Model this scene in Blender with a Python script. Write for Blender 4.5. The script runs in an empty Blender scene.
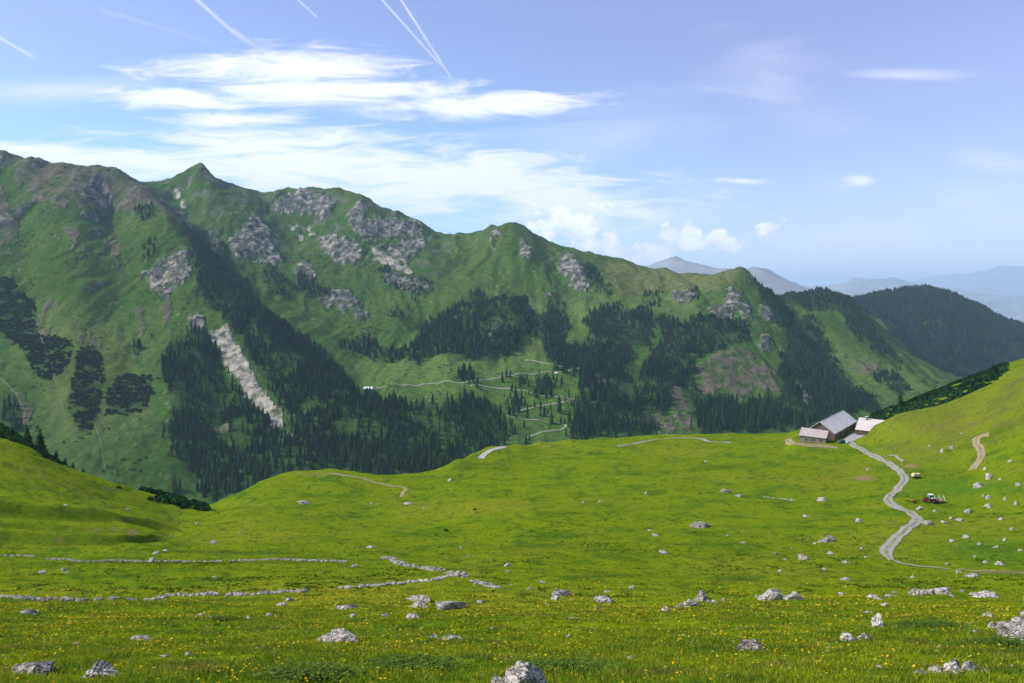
import bpy, math, random
import numpy as np
from mathutils import Vector
R = math.radians
rng = np.random.default_rng(7); random.seed(7)
scene = bpy.context.scene
COL = scene.collection
F, CX, HY = 768.0, 512.0, 300.0          # focal length in pixels, centre column, horizon row
SUN_AZ_VEC = (-0.99, -0.10); SUN_EL = 43.0

# ------------------------------------------------------------------ noise
_perm = rng.permutation(4096)
_g = rng.uniform(0, 2*math.pi, 4096); _gx = np.cos(_g).astype(np.float32); _gy = np.sin(_g).astype(np.float32)
def perlin(x, y, seed=0):
    xi = np.floor(x).astype(np.int64); yi = np.floor(y).astype(np.int64)
    xf = (x - xi).astype(np.float32); yf = (y - yi).astype(np.float32)
    u = xf*xf*xf*(xf*(xf*6-15)+10); v = yf*yf*yf*(yf*(yf*6-15)+10)
    def h(i, j):
        k = _perm[(_perm[(i + seed*131) & 4095] + j) & 4095]
        return _gx[k], _gy[k]
    a = h(xi, yi); b = h(xi+1, yi); c = h(xi, yi+1); d = h(xi+1, yi+1)
    n00 = a[0]*xf + a[1]*yf; n10 = b[0]*(xf-1) + b[1]*yf
    n01 = c[0]*xf + c[1]*(yf-1); n11 = d[0]*(xf-1) + d[1]*(yf-1)
    return ((n00*(1-u)+n10*u)*(1-v) + (n01*(1-u)+n11*u)*v) * 1.5
def fbm(x, y, octv=4, seed=0, gain=0.5):
    s = 0; a = 1.0; t = 0
    for o in range(octv):
        s = s + a*perlin(x*2**o, y*2**o, seed+o*7); t += a; a *= gain
    return s/t
def ridged(x, y, octv=4, seed=0):
    s = 0; a = 1.0; t = 0
    for o in range(octv):
        s = s + a*(1-2*np.abs(perlin(x*2**o, y*2**o, seed+o*7))); t += a; a *= 0.5
    return s/t
def sstep(a, b, x):
    t = np.clip((x-a)/(b-a), 0, 1); return t*t*(3-2*t)

# ------------------------------------------------------------------ terrain control lines: (column, row, depth in metres)
LINES = []
def L(*pts): LINES.append(pts)
def rowline(Y, xs, ys): LINES.append(tuple((x, y, Y) for x, y in zip(xs, ys)))
# foreground slope and basin
X7 = (-700, -200, 0, 256, 512, 768, 1024, 1250, 1724)
rowline(12, X7, (748,)*9)
rowline(18, X7, (690,690,690,690,690,689,685,680,670))
rowline(25, X7, (665,665,666,667,668,667,662,655,640))
rowline(35, X7, (640,642,645,645,645,644,638,630,610))
rowline(50, X7, (612,620,625,624,622,621,617,605,580))
rowline(80, X7, (575,592,600,599,598,597,594,580,540))
rowline(110,(-700,-200,0,256,512,768,1024,1250,1724), (550,570,580,579,578,578,573,550,500))
L((-700,540,140),(-200,552,140),(0,562,140),(256,563,140),(512,562,140),(768,562,140),(900,560,140),(1024,563,133),(1300,520,140),(1724,450,150))
rowline(170,(-700,-200), (500,520))
L((0,547,166),(90,544,170),(150,543,180))
L((0,545,170),(90,541,174),(130,541,178)); L((0,538,172.5),(50,538,175),(90,538.5,177),(120,539.5,180))
L((0,521,188),(60,524,193),(120,530,198),(170,536.5,205)); L((0,513,191),(60,516,196),(120,523,201),(165,532,208))
L((0,505,196),(60,510,204),(110,516,212),(160,527,222))
L((0,478,220),(60,490,228),(120,505,240),(170,518,245))
L((-700,380,200),(-300,400,230),(-100,428,248),(0,446,252),(30,455,255),(50,463,257),(100,478,262),(150,492,266),(200,506,270))
L((-300,380,290),(-100,402,300),(0,427,300),(25,443,298),(50,461,296),(90,482,292))
L((-300,430,340),(-100,450,340),(0,472,335),(60,492,330),(110,505,320),(200,520,330))
L((185,530,215),(205,517,250),(212,509,290)); L((216,516,330),(230,540,400))
L((256,548,172),(256,524,225),(256,502,275),(250,492,300))
L((225,495,318),(260,479,328),(285,471,333),(300,468.5,335),(330,467.5,338),(380,474,345),(430,472,350),(455,461,370),(490,446,400),(540,441,430),(600,438,450),(700,434,455),(760,433,450),(800,429,442))
L((300,484,310),(340,488,305),(380,492,305),(420,488,315))
L((330,520,240),(380,523,235),(440,518,240))
rowline(170,(350,512,768,850),(548,547,548,549)); rowline(230,(480,512,600,768,850),(517,516,516,517,516))
rowline(300,(480,512,600,700,768,830),(488,487,486,484,484,484)); rowline(370,(480,540,600,700,768,810),(465,464,462,459,456,454)); rowline(415,(540,600,700,768,790),(449,447,445,441,440))
L((885,552,165),(905,530,195),(915,518,215),(890,500,250),(900,480,290),(893,466,330),(870,455,362),(848,443,385))
L((930,500,250),(960,500,252),(1000,490,250)); L((925,480,285),(960,470,300))
L((900,462,335),(900,440,362),(900,416,392)); L((960,440,340),(960,418,372),(960,399,398))
L((1024,543,160),(1024,520,200),(1024,500,230),(1024,470,265),(1024,435,310),(1024,400,355),(1024,367,415))
L((868,433,394),(878,427,393),(890,420,391),(905,414,391),(925,410,394),(940,406,396),(954,401,398),(977,392,404),(991,385,408),(1010,375,412),(1024,367,415),(1100,338,425),(1300,290,430),(1724,250,430))
L((1100,530,150),(1300,470,150)); L((1100,470,230),(1300,400,240),(1724,330,260))
# flank behind the right hill, with scrub
L((880,424,430),(900,416,430),(925,412,435),(954,404,440),(1000,380,450),(1024,368,450),(1100,348,460))
L((875,413,475),(890,407,490),(925,395,505),(954,383,512),(977,374,518),(1003,363,520),(1024,359,520),(1100,340,520),(1300,300,520),(1724,260,520))
L((870,450,600),(930,430,600),(1024,410,600),(1200,380,620),(1724,330,620))
# drop behind the meadow edge
L((-700,440,360),(-300,460,400),(0,510,380),(120,515,380))
L((300,490,380),(430,492,400),(500,468,450),(560,458,480),(650,452,500),(760,450,500),(815,445,490))
L((-700,500,600),(-300,530,560),(0,540,520),(200,540,480),(300,530,480),(430,525,500),(560,500,560),(700,490,580),(800,485,580),(850,470,560))
rowline(800,(-700,-300,0,200,400,600,750,850,950,1100,1400,1724),(540,550,556,560,556,545,530,515,495,470,430,400))
rowline(960,(-700,-300,0,150,200,400,550,700,800,900,1024,1200,1724),(530,530,528,525,525,520,510,495,485,478,465,450,420))
# left massif
L((-700,170,2000),(-300,150,2000),(-100,148,2000),(0,152,2000),(30,158,2000),(60,165,2010),(100,168,2030),(118,171,2050),(135,180,2200),(150,182,2300))
rowline(2400,(-700,-300,0,80),(200,185,190,200))
for x0 in (-700,-300,-100,0,40,80):
    L((x0,500,1000),(x0,450,1080),(x0,400,1175),(x0,350,1288)); L((x0,350,1288),(x0,300,1425),(x0,250,1595),(x0,200,1811),(x0,175,1940))
L((25,230,1720),(30,260,1590),(35,300,1450),(40,340,1330))
L((112,215,1900),(112,250,1690),(118,290,1530),(125,330,1400),(130,370,1290),(135,410,1185),(135,450,1095),(140,480,1040))
# spur 1: crest, cliff face, shady side
L((118,171,2050),(140,190,1960),(150,198,1920),(167,213,1850),(176,222,1800),(186,236,1740),(205,258,1655),(228,286,1560),(258,318,1450),(285,345,1370),(315,370,1300),(350,392,1250),(385,408,1200),(420,425,1150))
L((150,215,1800),(160,235,1720),(172,250,1660),(180,262,1610))
L((140,262,1640),(150,275,1560),(165,290,1525),(182,292,1490),(200,300,1480))
L((150,255,1650),(165,250,1660),(185,252,1655))
L((170,340,1350),(185,330,1380),(210,322,1420)); L((170,400,1200),(190,400,1210),(220,390,1250),(245,400,1230)); L((175,440,1120),(200,450,1110),(230,440,1130),(260,430,1150),(280,425,1160))
L((215,340,1370),(240,375,1270),(270,410,1180))
L((200,490,1040),(240,475,1050),(300,470,1050),(380,475,1040),(440,470,1040),(480,455,1050))
L((320,425,1140),(360,430,1110),(420,440,1090),(460,430,1110))
L((182,222,1950),(200,238,1850),(215,258,1780),(238,286,1690),(268,315,1580),(300,345,1490),(330,365,1400),(362,387,1330))
# back crest
L((150,182,2300),(165,180,2320),(180,178,2330),(190,172,2340),(199,167,2350),(207,172,2350),(215,180,2360),(228,184,2370),(242,188,2380),(252,194,2400),(262,199,2420),(272,198,2440),(280,194,2460),(300,190,2500),(318,188,2510),(337,187,2500),(350,193,2480),(370,200,2470),(400,212,2460),(412,217,2450),(420,223,2450),(433,232,2450),(445,234,2450),(470,231,2400),(490,229,2350),(502,226,2320),(515,225,2300),(524,228,2290),(533,234,2280),(545,244,2260),(560,249,2250),(580,252,2240),(600,256,2230),(620,259,2220),(640,264,2200),(665,269,2160),(690,273,2110),(705,273,2080),(722,270,2020),(735,266,1960),(742,266,1930))
L((150,215,2900),(300,215,3000),(450,260,3000),(600,280,2800),(720,300,2500),(745,310,2200))
L((175,200,2200),(190,220,2080),(215,240,1960)); L((199,185,2250),(205,205,2140),(225,230,2020),(240,255,1900))
L((262,212,2300),(262,222,2220)); L((240,225,2080),(256,216,2200),(266,222,2180)); L((240,262,1880),(262,268,1900),(280,266,1930))
L((285,212,2380),(306,215,2370),(325,217,2350),(340,212,2370)); L((285,235,2240),(310,240,2200),(320,236,2220))
# spur 2
L((300,230,2280),(318,238,2180),(340,236,2160),(358,243,2130)); L((320,258,2040),(340,266,2030),(364,266,2020))
L((290,255,2060),(305,262,2000),(318,280,1900),(345,288,1870),(365,312,1760),(375,325,1700)); L((315,297,1820),(330,306,1790),(350,310,1770))
L((260,290,1750),(290,310,1650),(320,335,1560),(350,355,1480),(370,372,1400))
L((345,200,2420),(358,202,2380),(370,220,2320),(385,222,2350),(418,224,2400)); L((376,238,2200),(400,238,2260),(422,234,2320)); L((372,244,2170),(395,262,2060),(415,272,2000))
L((385,250,2150),(405,260,2120),(424,250,2180))
L((390,282,1930),(430,290,1900),(450,300,1800)); L((400,320,1720),(430,330,1640)); L((380,355,1500),(430,352,1500)); L((365,386,1330),(400,385,1310),(450,380,1320),(480,378,1330))
L((470,262,2120),(500,262,2080)); L((470,290,1900),(500,300,1860))
# spur 3 and its hollow
L((500,230,2250),(498,250,2130),(490,270,2020)); L((524,240,2180),(528,258,2060),(535,280,1960)); L((552,258,2180),(560,268,2080),(572,284,1960)); L((570,253,2150),(582,266,2060),(592,285,1950),(612,296,1880)); L((606,270,2120),(618,285,1980))
# knoll and bench
L((418,340,1560),(432,322,1600),(450,312,1620),(470,303,1630),(500,301,1640),(525,301,1650)); L((430,330,1720),(470,311,1750),(525,308,1760))
L((425,365,1430),(460,365,1430),(500,360,1460),(525,350,1500))
L((530,309,1850),(560,310,1830),(600,309,1800),(640,308,1790),(680,305,1770),(700,300,1760))
L((550,335,1660),(600,335,1640),(650,335,1640)); L((520,368,1420),(560,368,1420),(600,365,1450)); L((500,400,1270),(540,400,1280),(575,400,1290)); L((490,435,1130),(540,435,1150),(600,435,1160),(660,432,1170))
L((594,372,1400),(612,385,1350),(632,400,1320)); L((645,350,1580),(660,380,1440),(672,410,1290))
L((645,290,1980),(670,290,1930),(700,285,1930))
# headland
L((672,300,1820),(690,295,1850),(700,300,1780)); L((742,268,1920),(738,285,1840),(735,300,1770),(728,318,1700)); L((742,266,1930),(752,277,1900),(760,288,1880),(770,294,1870))
L((700,318,1680),(712,322,1650),(735,330,1640)); L((695,365,1500),(718,352,1530),(742,346,1550),(768,366,1500)); L((705,398,1390),(725,395,1400),(745,404,1370),(780,394,1400))
L((690,432,1180),(740,428,1200),(790,425,1220),(840,418,1250))
L((752,282,1880),(765,305,1790),(782,330,1690),(798,360,1560),(812,388,1430),(830,412,1320))
L((772,297,1950),(795,320,1850),(818,350,1730),(842,385,1580),(862,405,1450),(880,412,1400))
# spur 4
L((775,298,2080),(785,297,2090),(792,293,2100),(820,292,2120),(845,297,2130),(855,302,2120),(870,318,2020),(886,336,1930),(905,356,1820),(925,375,1700),(940,388,1620))
L((800,315,1980),(830,325,1900),(850,350,1780),(880,380,1620),(905,395,1530)); L((870,320,2200),(900,350,2120),(935,380,2000),(1000,395,1900))
# dark wooded hill
L((835,300,2900),(858,302,2950),(870,298,2980),(880,296,3000),(900,291,3000),(928,289,3000),(945,294,3000),(960,299,3000),(985,309,3000),(1024,327,3000),(1100,360,3000),(1200,400,2800))
L((875,322,2500),(900,335,2500),(950,340,2500),(1000,360,2500)); L((930,300,2800),(945,320,2600),(965,350,2400),(985,380,2250))
L((850,330,3400),(930,330,3500),(1100,400,3400))
# valley and far ranges
rowline(3600,(-700,0,300,500,700,800,1200,1724),(230,230,240,280,320,330,380,380))
rowline(5000,(-700,0,400,600,800,1000,1200,1724),(300,300,310,330,345,350,350,340))
L((560,290,7500),(620,285,7500),(640,272,7500),(655,267,7500),(668,264,7500),(676,260,7500),(684,265,7500),(700,270,7500),(730,276,7500),(745,274,7500),(755,273,7500),(770,277,7500),(785,284,7500),(800,290,7500),(830,297,7500),(900,318,7500),(1100,330,7500),(1724,330,7500))
rowline(10000,(-700,400,600,700,800,950,1200,1724),(310,310,310,310,318,322,322,322))
L((780,292,14000),(800,290,14000),(818,290,14000),(835,287,14000),(848,285,14000),(858,282,14000),(864,280,14000),(872,284,14000),(885,283,14000),(900,285,14000),(925,289,14000),(945,292,14000),(1024,300,14000),(1200,300,14000))
rowline(17500,(-700,700,800,900,1024,1724),(306,306,306,306,306,306))
L((600,290,24000),(700,290,24000),(800,290,24000),(900,289,24000),(930,285,24000),(940,281,24000),(955,279,24000),(965,281,24000),(975,276,24000),(985,278,24000),(995,274,24000),(1003,271,24000),(1012,275,24000),(1020,273,24000),(1035,277,24000),(1100,270,24000),(1300,278,24000),(1724,280,24000))
L((-700,300,24000),(0,300,24000),(400,298,24000))
rowline(40000,(-700,0,500,1000,1724),(302,302,302,302,302))

LINES = [tuple((x, 300-(300-y)*1.22 if Y > 5500 and y < 298 else y, Y*1.3 if Y > 5500 else Y) for x, y, Y in ln) for ln in LINES]
KX, KY = 1/100.0, 4.0
pts = []
for ln in LINES:
    for a, b in zip(ln[:-1], ln[1:]):
        d = math.hypot((b[0]-a[0]), 400*math.log(b[2]/a[2])) 
        n = max(1, int(d/22)) if (abs(b[0]-a[0]) < 150) else max(1, int(d/60))
        for k in range(n):
            t = k/n; pts.append((a[0]+(b[0]-a[0])*t, a[1]+(b[1]-a[1])*t, a[2]*(b[2]/a[2])**t))
    pts.append(ln[-1])
seen = {}
for p in pts: seen[(round(p[0]/2), round(math.log(p[2])*150))] = p
P = np.array(list(seen.values()))
C = np.stack([P[:,0]*KX, np.log(P[:,2])*KY], 1)
def kern(A, B):
    d = np.sqrt(((A[:,None,:]-B[None,:,:])**2).sum(-1)); return d
n = len(C)
A = np.zeros((n+1, n+1)); A[:n,:n] = kern(C, C) - np.eye(n)*0.004; A[:n,n] = 1; A[n,:n] = 1
sol = np.linalg.solve(A, np.append(P[:,1], 0.0)); W_, c0 = sol[:n].astype(np.float32), float(sol[n])
print('control points', n)

xcols = np.concatenate([np.arange(-700,-60,14), np.arange(-60,1084,1.6), np.arange(1084,1725,14)]).astype(float)
lr1 = np.concatenate([np.arange(math.log(2.0), math.log(60), 0.0125), np.arange(math.log(60), math.log(560), 0.0062)])
lr2 = np.arange(math.log(560), math.log(3300), 0.0036)
lr3 = np.arange(math.log(3300), math.log(75000), 0.010)
lrows = np.concatenate([lr1, lr2, lr3]); NR, NC = len(lrows), len(xcols)
i_split1 = len(lr1); i_split2 = len(lr1)+len(lr2)
# coarse evaluation, then bilinear refinement
cx = np.concatenate([np.arange(-700,-60,20), np.arange(-60,1084,4), np.arange(1084,1745,20)]).astype(float)
cl = np.concatenate([np.arange(math.log(11), math.log(560), 0.012), np.arange(math.log(560), math.log(3300), 0.009), np.arange(math.log(3300), math.log(78000), 0.02)])
C32 = C.astype(np.float32)
Yc = np.zeros((len(cl), len(cx)), np.float32)
for i, l in enumerate(cl):
    q = np.stack([cx*KX, np.full(len(cx), l*KY)], 1).astype(np.float32)
    d2 = (q[:,0:1]-C32[:,0])**2 + (q[:,1:2]-C32[:,1])**2
    Yc[i] = np.sqrt(d2) @ W_ + c0
def blur(a, k, ax):
    out = a.copy()
    for _ in range(k):
        b = np.roll(out, 1, ax); c = np.roll(out, -1, ax)
        new = 0.25*b + 0.5*out + 0.25*c
        sl = [slice(None)]*2; sl[ax] = slice(1, -1); out[tuple(sl)] = new[tuple(sl)]
    return out
def interp2(grid, gx, gl, x, l):
    i = np.clip(np.searchsorted(gl, l)-1, 0, len(gl)-2); j = np.clip(np.searchsorted(gx, x)-1, 0, len(gx)-2)
    t = np.clip((l-gl[i])/(gl[i+1]-gl[i]), 0, 1); s = np.clip((x-gx[j])/(gx[j+1]-gx[j]), 0, 1)
    return (grid[i,j]*(1-s)+grid[i,j+1]*s)*(1-t) + (grid[i+1,j]*(1-s)+grid[i+1,j+1]*s)*t
XX, LL = np.meshgrid(xcols, lrows)
YY = np.exp(LL); WX = (XX-CX)/F*YY
PY = interp2(Yc, cx, cl, XX, LL)
Z = (HY-PY)/F*YY
z12 = interp2(Yc, cx, cl, xcols, np.full(NC, math.log(12.0))); z12 = (HY-z12)/F*12
near = YY < 12
Z = np.where(near, -1.62 + (z12[None,:]+1.62)*(YY/12), Z)

# natural relief
far = sstep(700, 1100, YY)*(1-sstep(3000, 4500, YY))
rid = ridged(WX/330, YY/330, 4, 3); rd2 = ridged(WX/90, YY/140, 4, 31)
wpx = WX+60*fbm(WX/260, YY/260, 3, 41); gul = ridged(wpx/95, YY/520+.3*fbm(WX/150, YY/150, 2, 43), 3, 45); gu2 = ridged(wpx/34, YY/170, 3, 47)
hi_ = sstep(1150, 1700, YY)
Z += far*(9*(rid-.45) + 5.5*(rd2-.45) + (3.5+7*hi_)*(gul-.5) + (1.2+1.9*hi_)*(gu2-.5) + (.8+1.2*hi_)*fbm(WX/20, YY/20, 4, 51))
vf = sstep(4000, 7000, YY); Z += vf*((ridged(WX/3000, YY/3000, 5, 77)-.5)*150 + 120*(ridged(WX/1000, YY/1000, 5, 78)-.5))*sstep(6000, 12000, YY)*(.6+YY/50000)
nr = 1-sstep(500, 900, YY); 
Z += nr*(1.9*fbm(WX/60, YY/34, 3, 11)*sstep(60, 190, YY) + 0.75*fbm(WX/17, YY/11, 3, 13)*sstep(15, 60, YY) + .22*fbm(WX/4.5, YY/4.5, 3, 15)*sstep(30, 90, YY) + 0.10*fbm(WX/2.2, YY/2.2, 3, 17)*sstep(6, 14, YY)*(1-sstep(80, 200, YY)))
# sharp summits
for (x_, Y_, h_, r_) in ((199,2345,20,70),(186,2335,10,30),(277,2455,14,40),(300,2495,9,35),(337,2490,8,70),(491,2345,13,30),(515,2300,8,60),(741,1925,4,40),(118,2045,8,40),(30,1995,9,45),(560,2245,6,35),(398,2455,7,35),(150,2290,6,30)):
    X_ = (x_-CX)/F*Y_; d_ = np.hypot(WX-X_, (YY-Y_)*.8); Z += h_*np.clip(1-d_/r_, 0, 1)**1.3
# cattle terraces on the steep grass of the right hill and the left hill
crl = np.interp(XX, [-200,0,100,200], [404,446,478,506])
tmL = sstep(195, 208, YY)*(1-sstep(255, 272, YY))*(1-sstep(130, 210, XX)); tmR = sstep(320, 350, YY)*(1-sstep(400, 425, YY))*sstep(860, 900, XX)
phL = (PY-crl)*.62+2.2*fbm(WX/22, YY/22, 3, 19); phR = (PY+.42*XX)*.55+3.0*fbm(WX/26, YY/26, 3, 20)
Z += tmL*.42*np.sin(phL) + tmR*.14*np.sin(phR)
tm = tmL+tmR; ph = np.where(XX < 500, phL, phR)
# grass banks (old terrace edges): the ground steps up along each line
BANKS = [([(-60,508),(0,514),(60,517),(130,524),(180,533)],2.2,18),([(-60,535),(0,540),(60,540),(120,541),(175,538)],1.7,14),([(-60,524),(0,527),(70,529),(150,536)],.8,12),([(0,566),(90,564),(250,563),(350,562)],.35,6),([(0,602),(150,602),(290,599)],.35,5),
 ([(225,520),(240,518),(262,520)],1.3,12),([(440,470),(520,470),(600,474),(700,470),(770,462)],1.0,25),([(505,487),(580,494),(660,493),(760,487)],.9,18),([(560,502),(640,508),(720,505)],.7,14),([(350,522),(450,528),(560,526)],.5,14),([(560,578),(640,576),(760,580)],.45,6),([(500,547),(610,544)],.35,6),([(720,536),(790,533)],.5,8),([(900,505),(960,503),(1024,500)],.5,10),([(935,573),(975,574),(1030,576)],.5,5),([(930,455),(980,440),(1024,420)],1.2,14)]
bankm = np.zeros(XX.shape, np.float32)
for ln, hh, dec in BANKS:
    lx = [p[0] for p in ln]; ly = [p[1] for p in ln]; yl = np.interp(xcols, lx, ly)
    js = np.where((xcols >= lx[0]) & (xcols <= lx[-1]))[0]; Yb = []; PYs = PY
    for j in js:
        q = np.where((PY[:,j] <= yl[j]) & (YY[:,j] > 14))[0]; q = q[0] if len(q) else 1; a, b = PY[q-1,j], PY[q,j]; tt = (a-yl[j])/(a-b) if a > yl[j] > b else 1.0
        Yb.append(math.exp(lrows[q-1]+(lrows[q]-lrows[q-1])*tt))
    Yb = np.array(Yb); med = np.array([np.median(Yb[max(0,k-14):k+15]) for k in range(len(Yb))]); med = np.convolve(np.pad(med, 14, 'edge'), np.ones(29)/29, 'valid')
    for j, yb in zip(js, med):
        e = min(1, (xcols[j]-lx[0])/25 if lx[0] > 5 else 1, (lx[-1]-xcols[j])/25); d = YY[:,j]-yb
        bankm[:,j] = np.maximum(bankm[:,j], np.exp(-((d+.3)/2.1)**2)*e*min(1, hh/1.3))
        Z[:,j] += hh*e*(sstep(-1.5, 1.5, d)*np.exp(-np.maximum(d, 0)/dec) - .3*np.exp(-((d+2)/3.0)**2))
# earth pads under the farm buildings
def pad(X, Y, Zv, pts2, z, r):
    pts2 = np.array(pts2, float); d = np.full(X.shape, 1e9)
    m = (np.abs(X-pts2[:,0].mean()) < 80) & (np.abs(Y-pts2[:,1].mean()) < 80)
    x = X[m]; y = Y[m]; dd = np.full(x.shape, 1e9); ins = np.zeros(x.shape, bool)
    for (x0,y0),(x1,y1) in zip(pts2, np.roll(pts2,-1,0)):
        ex, ey = x1-x0, y1-y0; t = np.clip(((x-x0)*ex+(y-y0)*ey)/(ex*ex+ey*ey), 0, 1)
        dd = np.minimum(dd, np.hypot(x-x0-t*ex, y-y0-t*ey))
        c = ((y0 > y) != (y1 > y)) & (x < (x1-x0)*(y-y0)/(y1-y0+1e-12)+x0); ins ^= c
    dd[ins] = 0; w = 1-sstep(0, r, dd); Zv[m] = Zv[m]*(1-w) + z*w
pad(WX, YY, Z, [(143,386),(158,383),(168,388),(198,433),(190,442),(168,428),(150,405)], -71.9, 7)
pad(WX, YY, Z, [(167,390),(178,392),(202,425),(197,433)], -71.9, 3)
pad(WX, YY, Z, [(186,412),(200,407),(207,420),(193,426)], -72.6, 4)
PYf = HY - Z/YY*F

def ground(X, Y):
    X = np.asarray(X, float); Y = np.asarray(Y, float)
    return interp2(Z, xcols, lrows, CX+F*X/np.maximum(Y, .5), np.log(np.maximum(Y, 2.0)))
def zat(X, Y): return float(ground(X, Y))
def hit(x, y, ymin=10.0, ymax=1e9):
    """ground point seen at column x and row y"""
    j = int(np.clip(np.searchsorted(xcols, x)-1, 0, NC-2)); s = (x-xcols[j])/(xcols[j+1]-xcols[j])
    prof = PYf[:,j]*(1-s)+PYf[:,j+1]*s; Yv = np.exp(lrows)
    ok = np.where((prof <= y) & (Yv > ymin) & (Yv < ymax))[0]
    if len(ok) == 0: return None
    i = ok[0]
    if i > 0 and prof[i-1] > y:
        t = (prof[i-1]-y)/(prof[i-1]-prof[i]); l = lrows[i-1]+t*(lrows[i]-lrows[i-1])
    else: l = lrows[i]
    Y = math.exp(l); X = (x-CX)/F*Y
    return X, Y, zat(X, Y)

# ------------------------------------------------------------------ helpers
def tag(o, label=None, cat=None, group=None, kind=None):
    if label: o['label'] = label
    if cat: o['category'] = cat
    if group: o['group'] = group
    if kind: o['kind'] = kind
    return o
def mesh_np(name, V, Fc, mat=None, cols=None, smooth=False, parent=None):
    me = bpy.data.meshes.new(name); V = np.asarray(V, np.float32); Fc = np.asarray(Fc, np.int32)
    nv, nf, k = len(V), len(Fc), Fc.shape[1]
    me.vertices.add(nv); me.vertices.foreach_set('co', V.ravel())
    me.loops.add(nf*k); me.loops.foreach_set('vertex_index', Fc.ravel())
    me.polygons.add(nf); me.polygons.foreach_set('loop_start', np.arange(nf, dtype=np.int32)*k)
    me.polygons.foreach_set('use_smooth', np.full(nf, smooth))
    me.update(calc_edges=True)
    if cols is not None:
        at = me.color_attributes.new('col', 'FLOAT_COLOR', 'POINT')
        c4 = np.ones((nv, 4), np.float32); c4[:,:cols.shape[1]] = cols; at.data.foreach_set('color', c4.ravel())
    if mat: me.materials.append(mat)
    o = bpy.data.objects.new(name, me); COL.objects.link(o)
    if parent: o.parent = parent
    return o
def mesh_py(name, V, Fc, mat=None, parent=None, smooth=False):
    me = bpy.data.meshes.new(name); me.from_pydata([tuple(v) for v in V], [], Fc); me.update()
    if smooth:
        for p in me.polygons: p.use_smooth = True
    if mat: me.materials.append(mat)
    o = bpy.data.objects.new(name, me); COL.objects.link(o)
    if parent: o.parent = parent
    return o
def empty(name, loc, rz=0):
    o = bpy.data.objects.new(name, None); COL.objects.link(o); o.location = loc; o.rotation_euler.z = rz; o.empty_display_size = .2; return o

class NT:
    def __init__(s, tree): s.t = tree; s.n = tree.nodes; s.l = tree.links
    def node(s, ty, **kw):
        nd = s.n.new(ty)
        for k, v in kw.items():
            if k.startswith('i_'):
                key = k[2:]; nd.inputs[int(key) if key.isdigit() else key.replace('_', ' ')].default_value = v
            else: setattr(nd, k, v)
        return nd
    def put(s, sock, v):
        if hasattr(v, 'is_output') or hasattr(v, 'links'): s.l.new(v, sock)
        else: sock.default_value = v
    def m(s, op, a, b=0.0, c=None, clamp=False):
        nd = s.n.new('ShaderNodeMath'); nd.operation = op; nd.use_clamp = clamp
        s.put(nd.inputs[0], a); s.put(nd.inputs[1], b)
        if c is not None: s.put(nd.inputs[2], c)
        return nd.outputs[0]
    def mix(s, f, a, b, mode='MIX'):
        nd = s.n.new('ShaderNodeMix'); nd.data_type = 'RGBA'; nd.blend_type = mode
        s.put(nd.inputs[0], f); s.put(nd.inputs[6], a); s.put(nd.inputs[7], b); return nd.outputs[2]
    def ramp(s, v, lo, hi, a=0.0, b=1.0, smooth=True):
        nd = s.n.new('ShaderNodeMapRange'); nd.interpolation_type = 'SMOOTHSTEP' if smooth else 'LINEAR'
        s.put(nd.inputs[0], v); s.put(nd.inputs[1], lo); s.put(nd.inputs[2], hi); s.put(nd.inputs[3], a); s.put(nd.inputs[4], b); return nd.outputs[0]
    def noise(s, vec, scale, detail=4, rough=.55, dist=0.0):
        nd = s.n.new('ShaderNodeTexNoise'); s.put(nd.inputs['Vector'], vec); nd.inputs['Scale'].default_value = scale
        nd.inputs['Detail'].default_value = detail; nd.inputs['Roughness'].default_value = rough; nd.inputs['Distortion'].default_value = dist
        return nd.outputs['Fac']
    def mapping(s, vec, sc=(1,1,1), rot=(0,0,0)):
        nd = s.n.new('ShaderNodeMapping'); s.put(nd.inputs[0], vec); nd.inputs['Scale'].default_value = sc; nd.inputs['Rotation'].default_value = rot; return nd.outputs[0]
def new_mat(name):
    m = bpy.data.materials.new(name); m.use_nodes = True; m.node_tree.nodes.clear()
    t = NT(m.node_tree); out = t.node('ShaderNodeOutputMaterial'); return m, t, out
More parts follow.
